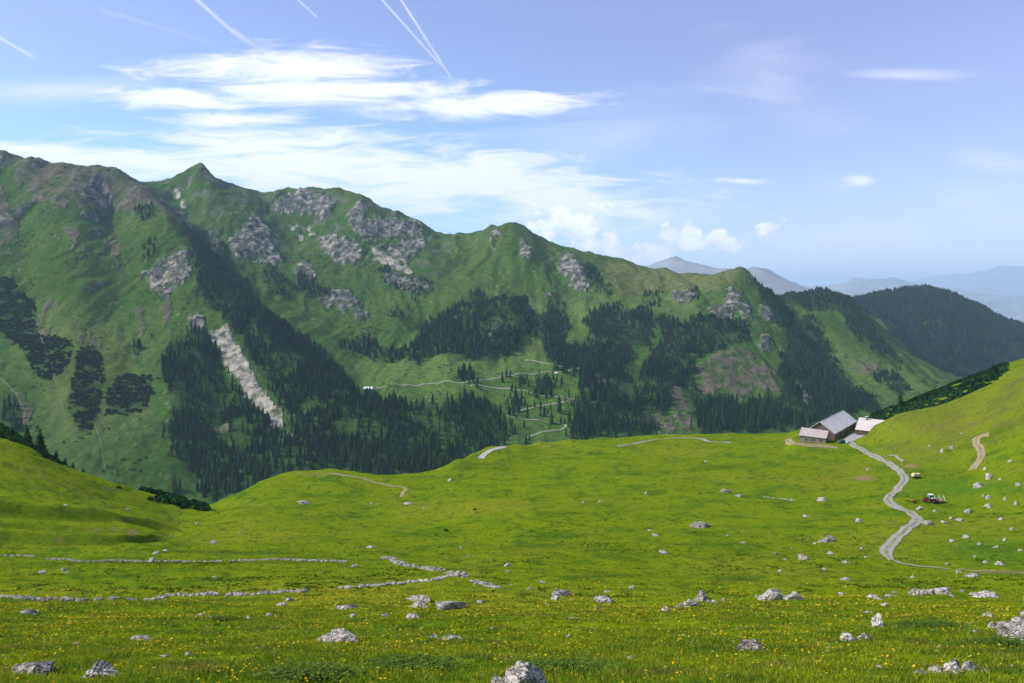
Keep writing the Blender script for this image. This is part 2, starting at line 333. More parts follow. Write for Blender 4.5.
def surf(name, base, var=0.25, scale=3.0, rough=.9, bump=0.3, attr=False, dist=.05, spec=.2, coord='Object', second=None, translucent=0, sc3=(1,1,1), obj_rand=0.0):
    m, t, out = new_mat(name)
    tc = t.node('ShaderNodeTexCoord').outputs[coord]
    tc = t.mapping(tc, sc3)
    nz = t.noise(tc, scale, 6, .62)
    if attr:
        a = t.node('ShaderNodeAttribute', attribute_name='col').outputs['Color']
        if base is not None: a = t.mix(1.0, a, tuple(base)+(1,), 'MULTIPLY')
    else: a = tuple(base)+(1,)
    if second is not None:
        a = t.mix(t.ramp(t.noise(tc, scale*.35, 5, .6), .42, .62), a, tuple(second)+(1,))
    v = t.ramp(nz, .25, .75, 1-var, 1+var, False)
    if obj_rand:
        oi = t.node('ShaderNodeObjectInfo').outputs['Random']
        v = t.m('MULTIPLY', v, t.ramp(oi, 0.0, 1.0, 1-obj_rand, 1+obj_rand, False))
    comb = t.node('ShaderNodeCombineColor'); 
    for i in range(3): t.put(comb.inputs[i], v)
    c = t.mix(1.0, a, comb.outputs[0], 'MULTIPLY')
    bs = t.node('ShaderNodeBsdfPrincipled'); bs.inputs['Roughness'].default_value = rough; bs.inputs['Specular IOR Level'].default_value = spec
    t.put(bs.inputs['Base Color'], c)
    if bump:
        b = t.node('ShaderNodeBump'); b.inputs['Strength'].default_value = bump; b.inputs['Distance'].default_value = dist
        t.put(b.inputs['Height'], nz); t.put(bs.inputs['Normal'], b.outputs[0])
    sh = bs.outputs[0]
    if translucent:
        tr = t.node('ShaderNodeBsdfTranslucent'); t.put(tr.inputs[0], c); mx = t.node('ShaderNodeMixShader'); mx.inputs[0].default_value = translucent
        t.l.new(sh, mx.inputs[1]); t.l.new(tr.outputs[0], mx.inputs[2]); sh = mx.outputs[0]
    t.l.new(sh, out.inputs[0]); return m

# ------------------------------------------------------------------ land cover
warp = sstep(600, 1000, YY)
QX = XX + warp*4.5*fbm(XX/14, PYf/9, 3, 101) + (1-warp)*3*fbm(XX/20, PYf/8, 3, 102)
QY = PYf + warp*4.0*fbm(XX/12, PYf/9, 3, 103) + (1-warp)*1.2*fbm(XX/20, PYf/8, 3, 104)
def inpoly(px, py, poly):
    xs = [p[0] for p in poly]; ys = [p[1] for p in poly]
    m = (px > min(xs)) & (px < max(xs)) & (py > min(ys)) & (py < max(ys)); out = np.zeros(px.shape, bool)
    x = px[m]; y = py[m]; ins = np.zeros(x.shape, bool)
    for (x0,y0),(x1,y1) in zip(poly, poly[1:]+poly[:1]):
        ins ^= ((y0 > y) != (y1 > y)) & (x < (x1-x0)*(y-y0)/(y1-y0+1e-9)+x0)
    out[m] = ins; return out
def mask(poly, ymin=700, ymax=3300): return inpoly(QX, QY, poly) & (YY > ymin) & (YY < ymax)
CLIFF = [[(143,273),(164,260),(179,288),(164,298),(152,294)],[(173,256),(187,247),(190,276),(176,290)],[(228,243),(245,228),(256,216),(266,224),(281,262),(268,266),(250,256),(236,256)],
 [(273,204),(285,194),(303,191),(326,194),(338,213),(323,216),(306,213),(282,211)],[(347,216),(358,200),(364,219),(377,236),(376,243),(366,242),(352,227)],[(367,219),(391,218),(420,222),(424,231),(405,237),(376,233)],
 [(376,242),(396,247),(414,241),(427,238),(423,252),(405,261),(388,252)],[(317,239),(338,235),(358,244),(365,261),(350,266),(333,258)],[(291,268),(306,259),(315,275),(303,278)],[(317,295),(347,288),(367,314),(368,323),(350,310),(329,307)],
 [(382,273),(399,273),(426,282),(431,289),(408,293),(388,281)],[(519,240),(529,240),(532,257),(522,260)],[(557,268),(569,252),(580,263),(589,279),(591,290),(575,287)],[(543,288),(552,291),(556,298),(546,296)],[(483,333),(502,320),(507,327),(493,337)],
 [(668,294),(687,290),(697,297),(676,305)],[(709,310),(722,304),(735,285),(742,300),(731,318),(718,320)],[(742,300),(750,310),(748,330),(741,318)],[(495,228),(499,230),(492,250),(487,252)],[(188,314),(200,311),(203,327),(193,328)],
 [(205,352),(212,350),(214,362)],[(765,305),(775,318),(770,324),(760,314)],[(790,385),(800,380),(812,400),(806,408)],[(205,232),(216,238),(226,262),(212,256)],[(610,396),(622,398),(618,404)],[(758,338),(768,332),(772,348),(762,352)]]
PALE = [[(208,333),(225,322),(234,339),(255,377),(262,388),(282,418),(278,429),(266,416),(254,404),(234,374),(217,348)],[(288,221),(292,222),(304,237),(299,238)],[(307,224),(311,223),(318,236),(312,238)],[(367,244),(402,264),(416,271),(408,275),(379,262)],
 [(172,189),(176,188),(190,212),(186,216)],[(0,213),(2,214),(0,240)],[(213,430),(232,424),(234,428),(215,434)],[(282,424),(290,430),(300,445),(290,440)]]
BROWN = [[(0,152),(30,157),(60,162),(118,168),(150,188),(193,225),(182,228),(150,204),(135,212),(95,208),(60,206),(35,197),(15,175)],[(-60,175),(0,183),(9,197),(20,241),(0,247),(-60,250)],[(64,228),(80,228),(82,238),(68,240)],[(108,235),(118,236),(118,272),(112,272)],[(136,304),(143,306),(143,330),(137,330)],
 [(167,300),(175,303),(166,326),(158,325)],[(693,371),(717,355),(742,346),(758,362),(770,368),(783,388),(779,395),(758,384),(742,402),(722,389),(705,397)],[(671,393),(683,390),(693,415),(690,432),(681,431)],[(591,370),(608,379),(629,379),(636,408),(626,405),(611,387),(594,384)],[(640,411),(673,420),(673,434),(655,432)],
 [(30,325),(50,330),(48,342),(34,340)],[(80,335),(98,335),(96,346),(84,346)],[(45,300),(56,305),(54,315),(44,312)],[(855,362),(880,364),(884,372),(862,373)],[(18,400),(30,405),(36,430),(26,425)]]
DRY = [[(640,262),(705,272),(742,265),(735,285),(700,292),(640,298),(600,300),(580,285),(590,262)],[(470,303),(540,300),(700,299),(700,310),(540,315)],[(360,360),(450,345),(560,300),(640,308),(640,320),(570,335),(545,370),(450,385),(370,385)],[(820,330),(860,350),(930,385),(900,405),(840,370)],[(0,330),(60,300),(130,330),(150,420),(60,440)]]
def union(polys, **k):
    m = np.zeros(XX.shape, bool)
    for p in polys: m |= mask(p, **k)
    return m
F1 = [(166,213),(183,227),(206,232),(228,251),(236,274),(250,290),(262,308),(290,330),(320,352),(345,376),(358,394),(385,400),(410,408),(440,402),(465,398),(490,408),(506,420),(508,440),(490,450),(440,478),(380,482),(330,475),(300,474),(250,488),(215,505),(200,497),(185,470),(168,440),(168,425),(180,410),(160,375),(160,355),(175,335),(195,328),(205,333),(215,355),(235,385),(250,405),(264,420),(280,431),(288,420),(270,385),(250,360),(232,330),(224,318),(205,305),(198,283),(194,262),(192,244),(176,226)]
FOREST = [(F1,1.0),([(412,345),(425,325),(440,316),(470,301),(525,299),(533,315),(535,330),(515,343),(520,352),(500,360),(470,362),(455,360),(445,354),(430,360),(412,358)],1.0),
 ([(450,378),(468,370),(484,386),(460,384)],.9),([(330,345),(365,338),(385,353),(405,348),(415,360),(390,364),(345,358)],.35),([(545,305),(562,303),(570,320),(572,335),(560,345),(566,362),(548,363),(542,345)],.9),
 ([(580,320),(600,309),(650,309),(655,330),(650,345),(630,350),(625,370),(642,400),(650,418),(660,425),(655,442),(570,442),(570,425),(578,400),(578,378),(552,366),(560,350),(580,345),(590,330)],.95),
 ([(655,309),(680,325),(700,315),(720,325),(745,320),(750,345),(735,345),(715,353),(695,363),(690,375),(700,397),(722,394),(742,406),(762,398),(785,400),(800,415),(810,430),(700,436),(694,412),(684,388),(672,388),(668,400),(670,418),(650,410),(640,395),(640,370),(655,350),(660,330)],.85),
 ([(745,272),(762,288),(776,297),(795,320),(815,350),(830,375),(850,395),(862,412),(835,418),(820,425),(800,430),(785,400),(775,375),(780,360),(790,352),(785,335),(765,305)],.8),
 ([(776,299),(792,291),(820,290),(850,296),(860,308),(840,312),(800,308)],.9),([(845,308),(858,310),(870,325),(890,348),(905,365),(898,372),(880,356),(860,342),(842,325)],.8),([(868,375),(885,368),(907,390),(902,400),(885,388)],.9),([(835,384),(850,388),(884,410),(872,416)],.8),
 ([(800,315),(815,318),(830,350),(845,375),(835,378),(815,350)],.6),
 ([(500,375),(575,370),(580,440),(500,445)],.07),([(505,398),(520,395),(524,412),(510,415)],.8),([(535,375),(552,378),(552,398),(538,395)],.7),([(545,300),(565,282),(570,296)],.5),([(575,262),(592,266),(614,290),(612,298),(598,295)],.6),
 ([(670,292),(696,290),(700,300),(680,303)],.45),([(640,292),(660,290),(660,306),(642,306)],.25),([(300,275),(330,290),(335,305),(305,300),(295,285)],.5),([(366,262),(392,272),(430,283),(436,292),(410,300),(380,285)],.45),([(266,262),(290,280),(300,300),(280,302),(262,280)],.45),
 ([(470,286),(482,292),(486,302),(468,302)],.5),([(388,312),(405,310),(412,322),(392,325)],.7),([(215,440),(240,432),(260,450),(230,475)],.7),([(700,330),(720,300),(735,310),(730,335)],.5),([(0,405),(20,408),(24,430),(0,440)],.9),([(160,418),(176,425),(178,490),(190,500),(170,500)],.3),([(135,245),(150,235),(160,262),(145,270)],.3),([(128,208),(152,205),(160,216),(140,222)],.5),([(134,338),(140,338),(142,365),(136,365)],.7)]
HILLF = [(852,301),(880,294),(905,289),(930,287),(960,297),(1024,325),(1120,365),(1120,420),(1000,395),(940,392),(925,372),(905,348),(880,322),(862,312)]
SCRUB = [[(-20,276),(12,280),(35,308),(38,335),(60,338),(72,342),(72,355),(60,375),(45,382),(32,368),(18,345),(-20,320)],[(78,348),(98,346),(104,380),(101,402),(88,432),(78,432),(68,412),(70,385),(75,370)],[(116,376),(150,376),(153,395),(140,413),(107,416),(106,396)]]
slope_y = np.gradient(Z, axis=0)/np.gradient(YY, axis=0)
gx = np.gradient(Z, axis=1)/np.maximum(np.gradient(WX, axis=1), 1e-6)
fine = fbm(WX/15+YY/60, YY/42, 5, 221); fine2 = fbm(WX/50, YY/70, 3, 222)
def rag(m, k=4, amp=.75):
    bm_ = blur(blur(m.astype(np.float32), k*4, 0), k*2, 1); return sstep(.34, .50, bm_+amp*1.25*fine+.5*fine2)*sstep(.03, .20, bm_)*(YY > 900)*(YY < 3300)
steep = np.hypot(np.gradient(Z, axis=0)/np.gradient(YY, axis=0), np.gradient(Z, axis=1)/np.maximum(np.gradient(WX, axis=1), 1e-6))
m_cl = rag(union(CLIFF), 3); m_pa = rag(union(PALE), 2, .6); m_br = rag(union(BROWN), 4, .9);
m_cl = np.maximum(m_cl, sstep(1.08, 1.35, steep+.35*fine)*sstep(1350, 1700, YY)*(YY < 2700)*.9); m_dr = union(DRY).astype(np.float32)
m_fo = np.zeros(XX.shape, np.float32)
for p, d in FOREST: m_fo = np.maximum(m_fo, mask(p)*d)
m_hf = mask(HILLF, 2150, 3500).astype(np.float32); m_sc = union(SCRUB).astype(np.float32)
# relief of the cliffs: broken steps
crag = ridged(WX/30, YY/30, 5, 61)
Z += blur(blur(m_cl, 2, 0), 2, 1)*(9.0*crag) + blur(blur(m_br, 2, 0), 2, 1)*1.6*crag + blur(m_pa,2,1)*1.2*crag
PYf = HY - Z/YY*F
m_dr = blur(blur(m_dr, 30, 0), 20, 1)
n1 = fbm(WX/60, YY/60, 4, 201); n2 = fbm(WX/17, YY/17, 3, 202); n3 = fbm(WX/180, YY/180, 3, 203)
def c(*v): return np.array(v, np.float32)
def lerp(a, b, w): return a*(1-w[...,None]) + b*w[...,None]
shp = XX.shape
colr = np.broadcast_to(c(.042,.104,.018), shp+(3,)).copy()
colr = lerp(colr, c(.072,.124,.024), np.clip(.5+1.3*n3+.5*n1, 0, 1))
colr = lerp(colr, c(.115,.150,.034), np.clip(m_dr*.7, 0, 1))
colr = lerp(colr, c(.150,.120,.060), np.clip(mask([(600,262),(742,265),(735,285),(700,290),(620,296)]).astype(np.float32)*.35, 0, 1))
colr = lerp(colr, c(.018,.048,.016), sstep(.12, .34, n2+.35*n1)*.42*(1-m_dr*.5))
colr = lerp(colr, c(.018,.045,.016), sstep(.22,.34,fbm(WX/7, YY/9, 3, 231))*sstep(-.1,.2,fbm(WX/90, YY/90, 2, 232))*.7)
cl1 = blur(blur(mask([(355,352),(400,345),(450,362),(500,365),(520,350),(560,362),(578,372),(580,442),(505,442),(505,410),(470,392),(420,398),(365,392)]).astype(np.float32), 16, 0), 8, 1); colr = lerp(colr, c(.090,.165,.028), np.clip(cl1*.75*(.8+n1), 0, 1))
# sprinkled pale stones and rubble on the slopes
spk = sstep(.34, .44, fbm(WX/9, YY/9, 3, 205)) * sstep(-.05, .3, fbm(WX/120, YY/120, 3, 206))
colr = lerp(colr, c(.27,.25,.20), spk*.6)
upr = (YY > 1900)&(XX > 100)&(XX < 460); rk = sstep(.08, .26, n1+.5*fine)*upr*.5*sstep(1900, 2200, YY)
colr = lerp(colr, c(.16,.155,.14), rk)
colr = lerp(colr, c(.150,.118,.098), m_br*np.clip(.62+1.5*n2+.8*n1, 0.05, 1))
str_ = fbm(WX/14, Z/5, 3, 210)
rockc = lerp(np.broadcast_to(c(.12,.12,.125), shp+(3,)), c(.38,.33,.28), sstep(-.1, .5, str_+.8*n2+.9*n1))
colr = lerp(colr, rockc, m_cl*np.clip(.85+1.6*n2, 0.1, 1))
colr = lerp(colr, c(.46,.41,.34), m_pa*np.clip(.9+1.2*n2, 0.1, 1))
colr = lerp(colr, c(.022,.052,.016), np.clip(np.maximum(m_fo, np.maximum(m_hf, m_sc)), 0, 1)*.62)
# near meadow
mn1 = fbm(WX/14, YY/14, 4, 301); mn2 = fbm(WX/3.0, YY/3.0, 4, 302); mn3 = fbm(WX/55, YY/55, 3, 303)
nc = np.broadcast_to(c(.150,.205,.006), shp+(3,)).copy()
nc = lerp(nc, c(.092,.158,.006), sstep(-.15, .4, mn1+.4*mn2))
nc = lerp(nc, c(.192,.212,.014), sstep(.0, .45, -mn3+.3*mn1)*.7)
nc = lerp(nc, c(.040,.085,.009), sstep(.10, .42, mn2+.3*mn1)*.6)
mn4 = fbm(WX/.9, YY/1.6, 3, 305); nc = lerp(nc, c(.030,.070,.010), sstep(.12,.4,mn4)*.28)
hillm = (sstep(850, 930, XX)*sstep(300, 340, YY)*(1-sstep(430, 480, YY)))
nc = lerp(nc, c(.150,.155,.022), hillm*.6*np.clip(.7+mn1, 0, 1))
nc = lerp(nc, c(.085,.135,.006), np.clip(bankm*(.95+1.2*mn1+.9*mn2), 0, 1)*.85)  # deeper green along the banks: rank growth, with the bank shade painted in
lush = np.exp(-(((XX-985)/45)**2+((PYf-549)/13)**2)) + np.exp(-(((XX-950)/55)**2+((PYf-488)/9)**2))*.8
nc = lerp(nc, c(.070,.165,.010), np.clip(lush, 0, 1)*.8*(YY < 330))
# cattle trods: thin bare earth lines on terraces
tr = tm*sstep(.3, .9, np.sin(ph+2.2))*np.clip(.3+1.5*mn1, 0, 1)
nc = lerp(nc, c(.12,.095,.05), np.clip(tr, 0, 1)*.5)
for (dx, dy, wx, wy, s) in ((864,478,10,2.6,1),(912,466.5,7,1.8,.95),(132,533,7,3,.5),(60,539,5,2,.5),(116,530,5,3,.5),(96,530,5,3,.4),(865,469,4,2,.3),(1000,572,30,1.2,.8),(870,507,9,.8,.5),(890,522,8,1,.3),(250,478,12,3,.25),(315,474,20,2.5,.25)):
    w = np.exp(-(((QX-dx)/wx)**2+((QY-dy)/wy)**2)**1.5)*s*(YY < 600); nc = lerp(nc, c(.26,.17,.09), w)
# darker wiry strips running across the slope (old terrace edges)
for (ln, s) in (([(500,546),(610,543)],.5),([(560,576),(640,575),(760,579)],.55),([(150,551),(200,551),(300,553)],.4),([(0,563),(90,562),(250,562),(350,561)],.7),([(0,600),(150,601),(290,598)],.7),([(345,584),(455,577)],.4),([(560,536),(610,532)],.3)):
    lx = [p[0] for p in ln]; ly = [p[1] for p in ln]; yy = np.interp(XX, lx, ly)
    w = np.exp(-((PYf+1.2*mn2-yy-.8)/1.5)**2)*(XX > lx[0])*(XX < lx[-1])*(YY < 400); nc = lerp(nc, c(.035,.075,.012), np.clip(w*s*(.9+mn1), 0, 1))
wn = 1-sstep(470, 620, YY)
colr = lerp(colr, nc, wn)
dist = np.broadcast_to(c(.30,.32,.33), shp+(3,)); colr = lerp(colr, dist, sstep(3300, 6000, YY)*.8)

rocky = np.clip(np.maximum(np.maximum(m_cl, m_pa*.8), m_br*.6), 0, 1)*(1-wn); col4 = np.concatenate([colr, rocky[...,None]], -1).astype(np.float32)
def block(name, i0, i1, mat):
    V = np.stack([WX[i0:i1], YY[i0:i1], Z[i0:i1]], -1).reshape(-1, 3); nr_ = i1-i0
    idx = np.arange(nr_*NC).reshape(nr_, NC)
    Fc = np.stack([idx[:-1,:-1], idx[:-1,1:], idx[1:,1:], idx[1:,:-1]], -1).reshape(-1, 4)
    return tag(mesh_np(name, V, Fc, mat, col4[i0:i1].reshape(-1, 4), True), kind='structure')
M_near = surf('meadow_turf', None, .30, .9, 1.0, .55, True, .25, 0.0)
def mountain_mat():
    m, t, out = new_mat('mountain_ground'); tc = t.node('ShaderNodeTexCoord').outputs['Object']; at = t.node('ShaderNodeAttribute', attribute_name='col'); a = at.outputs['Color']; rk = at.outputs['Alpha']
    nf = t.noise(tc, .11, 7, .68); ng = t.noise(t.mapping(tc, (1,.5,1.4)), .075, 9, .78, .8); nd = t.noise(tc, .045, 5, .6)
    vg = t.ramp(nf, .3, .7, .62, 1.35, False); crev = t.m('MULTIPLY', t.ramp(ng, .36, .56, .30, 1.25), t.ramp(nd, .3, .7, .8, 1.2))
    v = t.m('ADD', t.m('MULTIPLY', vg, t.m('SUBTRACT', 1.0, rk)), t.m('MULTIPLY', crev, rk)); cb = t.node('ShaderNodeCombineColor')
    for i in range(3): t.put(cb.inputs[i], v)
    col = t.mix(1.0, a, cb.outputs[0], 'MULTIPLY'); bs = t.node('ShaderNodeBsdfPrincipled', i_Roughness=1.0); bs.inputs['Specular IOR Level'].default_value = 0; t.put(bs.inputs['Base Color'], col)
    b = t.node('ShaderNodeBump'); b.inputs['Strength'].default_value = .8; b.inputs['Distance'].default_value = 2.5; hgt = t.m('MULTIPLY', t.m('ADD', nf, ng), t.m('ADD', .6, t.m('MULTIPLY', rk, 2.2))); t.put(b.inputs['Height'], hgt); t.put(bs.inputs['Normal'], b.outputs[0])
    t.l.new(bs.outputs[0], out.inputs[0]); return m
M_far = mountain_mat()
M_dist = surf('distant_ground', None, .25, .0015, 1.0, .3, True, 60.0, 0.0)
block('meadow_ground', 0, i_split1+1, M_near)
block('mountain_slopes', i_split1, i_split2+1, M_far)
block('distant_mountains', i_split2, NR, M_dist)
# the slope round and behind the camera
nb = 40; rsel = np.unique(np.concatenate([np.arange(0, i_split1, 8), np.arange(i_split1, i_split2, 40), [i_split2-1]]))
th0 = math.atan2(xcols[-1]-CX, F); th1 = 2*math.pi - math.atan2(CX-xcols[0], F)
Vb = []
for k in range(nb+1):
    t = k/nb; th = th0+(th1-th0)*t; w = t*t*(3-2*t)
    rad = YY[rsel,0]/math.cos(th0); zz = Z[rsel,-1]*(1-w)+Z[rsel,0]*w; wb = math.sin(math.pi*t)**.7
    zb = -1.62 + np.minimum(.34*rad, 60+.12*rad)*1.0; zb = np.minimum(zb, 420)
    zz = zz*(1-wb)+zb*wb
    Vb.append(np.stack([np.sin(th)*rad, np.cos(th)*rad, zz], -1))
Vb = np.stack(Vb, 0); nr_ = len(rsel); idx = np.arange((nb+1)*nr_).reshape(nb+1, nr_)
Fb = np.stack([idx[:-1,:-1], idx[1:,:-1], idx[1:,1:], idx[:-1,1:]], -1).reshape(-1, 4)
cb = np.tile(c(.10,.16,.015), (Vb.shape[0]*nr_, 1))
Vb = Vb.reshape(-1, 3)
ring = idx[:,0]
Vc = np.vstack([Vb, [[0,0,-1.62]]]); ob = mesh_np('hillside_ground', Vc, Fb, M_near, np.vstack([cb, cb[:1]]), True); tag(ob, kind='structure')
r0 = [tuple(Vb[i]) for i in ring]; fr = [(xx, yy, zz) for xx, yy, zz in zip(WX[0], YY[0], Z[0])]
loop = fr + r0[1:-1]; Vd = [(0,0,-1.62)]+loop; nl = len(loop)
Vd_ = np.array(Vd); Fd = np.array([(0, 1+i, 1+(i+1) % nl) for i in range(nl)])[:, ::-1]
tag(mesh_np('viewpoint_ground', Vd_, Fd, M_near, np.tile(c(.10,.16,.015), (len(Vd_), 1)), True), kind='structure')

# ------------------------------------------------------------------ strips: roads and paths
def pathpts(px, step=2.0, yr=(10, 1e9)):
    W = []
    for p in px:
        h = hit(p[0], p[1], *yr)
        if h: W.append((h[0], h[1]))
    W = np.array(W); out = []
    n = len(W)
    for i in range(n-1):
        p0 = W[max(i-1,0)]; p1 = W[i]; p2 = W[i+1]; p3 = W[min(i+2,n-1)]
        d = np.hypot(*(p2-p1)); k = max(1, int(d/step))
        for q in range(k):
            t = q/k; out.append(.5*((2*p1)+(-p0+p2)*t+(2*p0-5*p1+4*p2-p3)*t*t+(-p0+3*p1-3*p2+p3)*t**3))
    out.append(W[-1]); return np.array(out)
def strip(name, px, width, mat, lift=.06, step=1.5, yr=(10,1e9), nacross=6, ragged=.12, taper=None, world=None):
    C_ = pathpts(px, step, yr) if world is None else np.array(world, float)
    T = np.gradient(C_, axis=0); T /= np.maximum(np.hypot(T[:,0], T[:,1])[:,None], 1e-6); N = np.stack([T[:,1], -T[:,0]], 1)
    V = []; n = len(C_); cols = []
    for i in range(n):
        w = width if taper is None else width*np.interp(i/(n-1), *taper)
        for k in range(nacross):
            s = k/(nacross-1)*2-1; e = w/2*s*(1+ragged*random.uniform(-1,1)*(abs(s) > .99))
            p = C_[i]+N[i]*e; V.append((p[0], p[1], zat(p[0], p[1])+lift-(.05*lift if abs(s) > .99 else 0))); cols.append((abs(s), 0, 0))
    # smooth a little across so that the surface is driven flat
    idx = np.arange(n*nacross).reshape(n, nacross)
    Fc = np.stack([idx[:-1,:-1], idx[:-1,1:], idx[1:,1:], idx[1:,:-1]], -1).reshape(-1,4)[:, ::-1]
    return tag(mesh_np(name, V, Fc, mat, np.array(cols), True), kind='structure')
def track_mat(name, grav, grass, centre=True):
    m, t, out = new_mat(name); tc = t.node('ShaderNodeTexCoord').outputs['Object']
    at = t.node('ShaderNodeAttribute', attribute_name='col').outputs['Color']; sep = t.node('ShaderNodeSeparateColor'); t.l.new(at, sep.inputs[0]); s = sep.outputs[0]
    nz = t.noise(tc, .7, 6, .65); nf = t.noise(tc, 4, 4, .6)
    mid = t.m('SUBTRACT', 1.0, t.ramp(t.m('ADD', s, t.m('MULTIPLY', t.m('SUBTRACT', nz, .5), .6)), .10, .34)) if centre else 0.0
    edge = t.ramp(t.m('ADD', s, t.m('MULTIPLY', t.m('SUBTRACT', nz, .5), .7)), .85, 1.02)
    msk = t.m('MAXIMUM', t.m('MULTIPLY', mid, t.ramp(t.noise(tc, .08, 2), .34, .50)) if centre else 0.0, edge)
    g = t.mix(t.ramp(nf, .3, .7), tuple(c_*.82 for c_ in grav)+(1,), tuple(c_*1.1 for c_ in grav)+(1,))
    col = t.mix(msk, g, tuple(grass)+(1,)); bs = t.node('ShaderNodeBsdfPrincipled', i_Roughness=.95); bs.inputs['Specular IOR Level'].default_value = .1
    t.put(bs.inputs['Base Color'], col); t.l.new(bs.outputs[0], out.inputs[0]); return m
M_track = track_mat('gravel', (.34,.315,.27), (.12,.17,.02)); M_conc = track_mat('concrete_road', (.42,.40,.36), (.12,.17,.02), False)
M_dirt = track_mat('dirt_track', (.34,.27,.16), (.13,.16,.02)); M_farroad = track_mat('far_road_gravel', (.34,.32,.25), (.10,.13,.04), False)
TRACK = [(846,441),(855,446.5),(864.8,451.5),(874,456.2),(883,460.7),(893.5,466.8),(900,471),(903.7,475.5),(904.2,481),(898,488.4),(889.5,495.5),(888,501),(897.6,507.9),(911.9,514),(917.6,519.5),(912,525.5),(904.7,531),(896,538),(890,545),(886.5,551),(888,556.5),(896,561),(910,564.8),(931.5,567.5),(948,569)]
strip('gravel_track', TRACK, 3.0, M_track, .10, 1.0, taper=((0,.84,.92,1),(1,1,.45,.2)))
strip('hill_track', [(989,434),(982,436),(977,438.5),(976,442.5),(979,447),(980.7,451),(981,457),(978,462),(975,466),(972.5,470)], 3.0, M_dirt, .12, 1.0)
strip('meadow_road', [(481,459),(484,455),(489,451.5),(496,449),(505,447)], 3.4, M_conc, .2, 1.0, (300,440))
strip('meadow_path', [(617,446.5),(637.6,443.4),(648,441),(658,439.5),(669,438.4),(681.5,438),(702,439.2),(708,441.5),(731,443)], 2.6, M_track, .15, 1.5)
strip('knoll_path', [(330,473.5),(345,475.5),(367,480),(379,483.5),(392,486),(405,488),(403,493),(401,497)], 1.6, M_dirt, .08, 1.0)
strip('yard_path', [(790.5,438.5),(787.5,440.6),(791.7,443.4),(803.4,444.6),(821,446),(837.4,448)], 3.0, M_dirt, .12, 1.0)
strip('basin_trail', [(948,569),(965,569.6),(990,571),(1010,572),(1035,574)], .7, M_dirt, .05, .6)
FR = [[(370,388),(385,386.8),(408,384.7),(430,383.5),(455,382.6),(478,380.3),(510,375.9),(526,373.8),(555.6,372),(571,370.5)],[(525,360.4),(544,363.3),(569,366.5)],[(470,386),(500,388.5),(529,392),(558.6,396.4),(576.7,399),(573,402),(544,405.5),(520.5,411),(507,416),(529.3,419.8),(558.6,423.6),(566,426),(560,430),(538,433.5),(526,438)],[(449,349),(462,352),(478,355)]]
for q in FR: strip('mountain_road', q, 2.9, M_farroad, .45, 5.0, (1000, 2500), 4, .05)
for q, w in (([(0,378),(12,390),(22,406),(28,424),(33,440)],2.2),([(95,425),(100,440),(103,455),(105,470)],2.2),([(40,335),(50,360),(58,390),(66,420)],1.8),([(60,429),(100,432),(168,433)],1.4),([(624,290),(629,302)],2.0),([(508,300),(520,296),(532,299)],2.0),([(100,330),(120,280),(123,250)],1.2)):
    strip('mountain_trail', q, w*.75, track_mat('pale_trail', (.15,.16,.08), (.09,.12,.03), False), .5, 5.0, (900, 2500), 3, .3)
# concrete yard between barn and house
def yard():
    q = [(165.5,391.5),(170.5,389.5),(178,391),(200,424),(195.2,431)]
    V = []; Fc = []; nA, nB = 14, 5
    L0 = np.array([(167.0,391.0),(196.0,433.0)]); L1 = np.array([(175.5,388.5),(200.5,424.5)])
    for i in range(nA+1):
        a = L0[0]+(L0[1]-L0[0])*i/nA; b = L1[0]+(L1[1]-L1[0])*i/nA
        for k in range(nB+1):
            p = a+(b-a)*k/nB; V.append((p[0], p[1], zat(*p)+.09))
    idx = np.arange((nA+1)*(nB+1)).reshape(nA+1, nB+1)
    Fc = np.stack([idx[:-1,:-1], idx[:-1,1:], idx[1:,1:], idx[1:,:-1]], -1).reshape(-1,4)
    tag(mesh_np('farmyard_paving', V, Fc, surf('yard_concrete', (.40,.37,.34), .18, .4, .9, .1), smooth=True), kind='structure')
yard()

# ------------------------------------------------------------------ farm buildings
M_roof = surf('weathered_sheet_roof', (.74,.71,.69), .10, .5, .8, .05, second=(.64,.615,.60), spec=.3)
M_roofp = surf('pinkish_sheet_roof', (.58,.50,.46), .10, .6, .6, .05, second=(.55,.46,.42), spec=.3)
M_roofw = surf('pale_sheet_roof', (.78,.68,.62), .08, .7, .6, .05, second=(.72,.60,.55), spec=.3)
M_wood = surf('weathered_boards', (.16,.105,.075), .35, 1.2, .9, .2, sc3=(3,3,.4))
M_plaster = surf('old_plaster', (.36,.30,.24), .2, .7, .9, .1, second=(.28,.23,.18))
M_dark = surf('dark_opening', (.02,.018,.018), .1, 2, .6, 0)
M_stone = surf('wall_stone', (.30,.28,.25), .3, 1.5, .9, .3)
M_metal = surf('rusty_gutter', (.25,.20,.16), .2, 3, .6, .1)
def V3(*a): return Vector(a)
def slab(name, corners, th, mat, parent):
    """thick sheet from four corners (counter-clockwise seen from above)"""
    c4 = [Vector(q) for q in corners]; nrm = (c4[1]-c4[0]).cross(c4[3]-c4[0]).normalized()
    V = c4+[q-nrm*th for q in c4]
    return mesh_py(name, V, [(0,1,2,3),(7,6,5,4),(0,4,5,1),(1,5,6,2),(2,6,7,3),(3,7,4,0)], mat, parent)
def boxv(V, Fc, o, ax, ay, az):
    i = len(V); o = Vector(o); ax = Vector(ax); ay = Vector(ay); az = Vector(az)
    for d in ((0,0,0),(1,0,0),(1,1,0),(0,1,0),(0,0,1),(1,0,1),(1,1,1),(0,1,1)): V.append(o+ax*d[0]+ay*d[1]+az*d[2])
    for f in ((3,2,1,0),(4,5,6,7),(0,1,5,4),(1,2,6,5),(2,3,7,6),(3,0,4,7)): Fc.append(tuple(i+k for k in f))
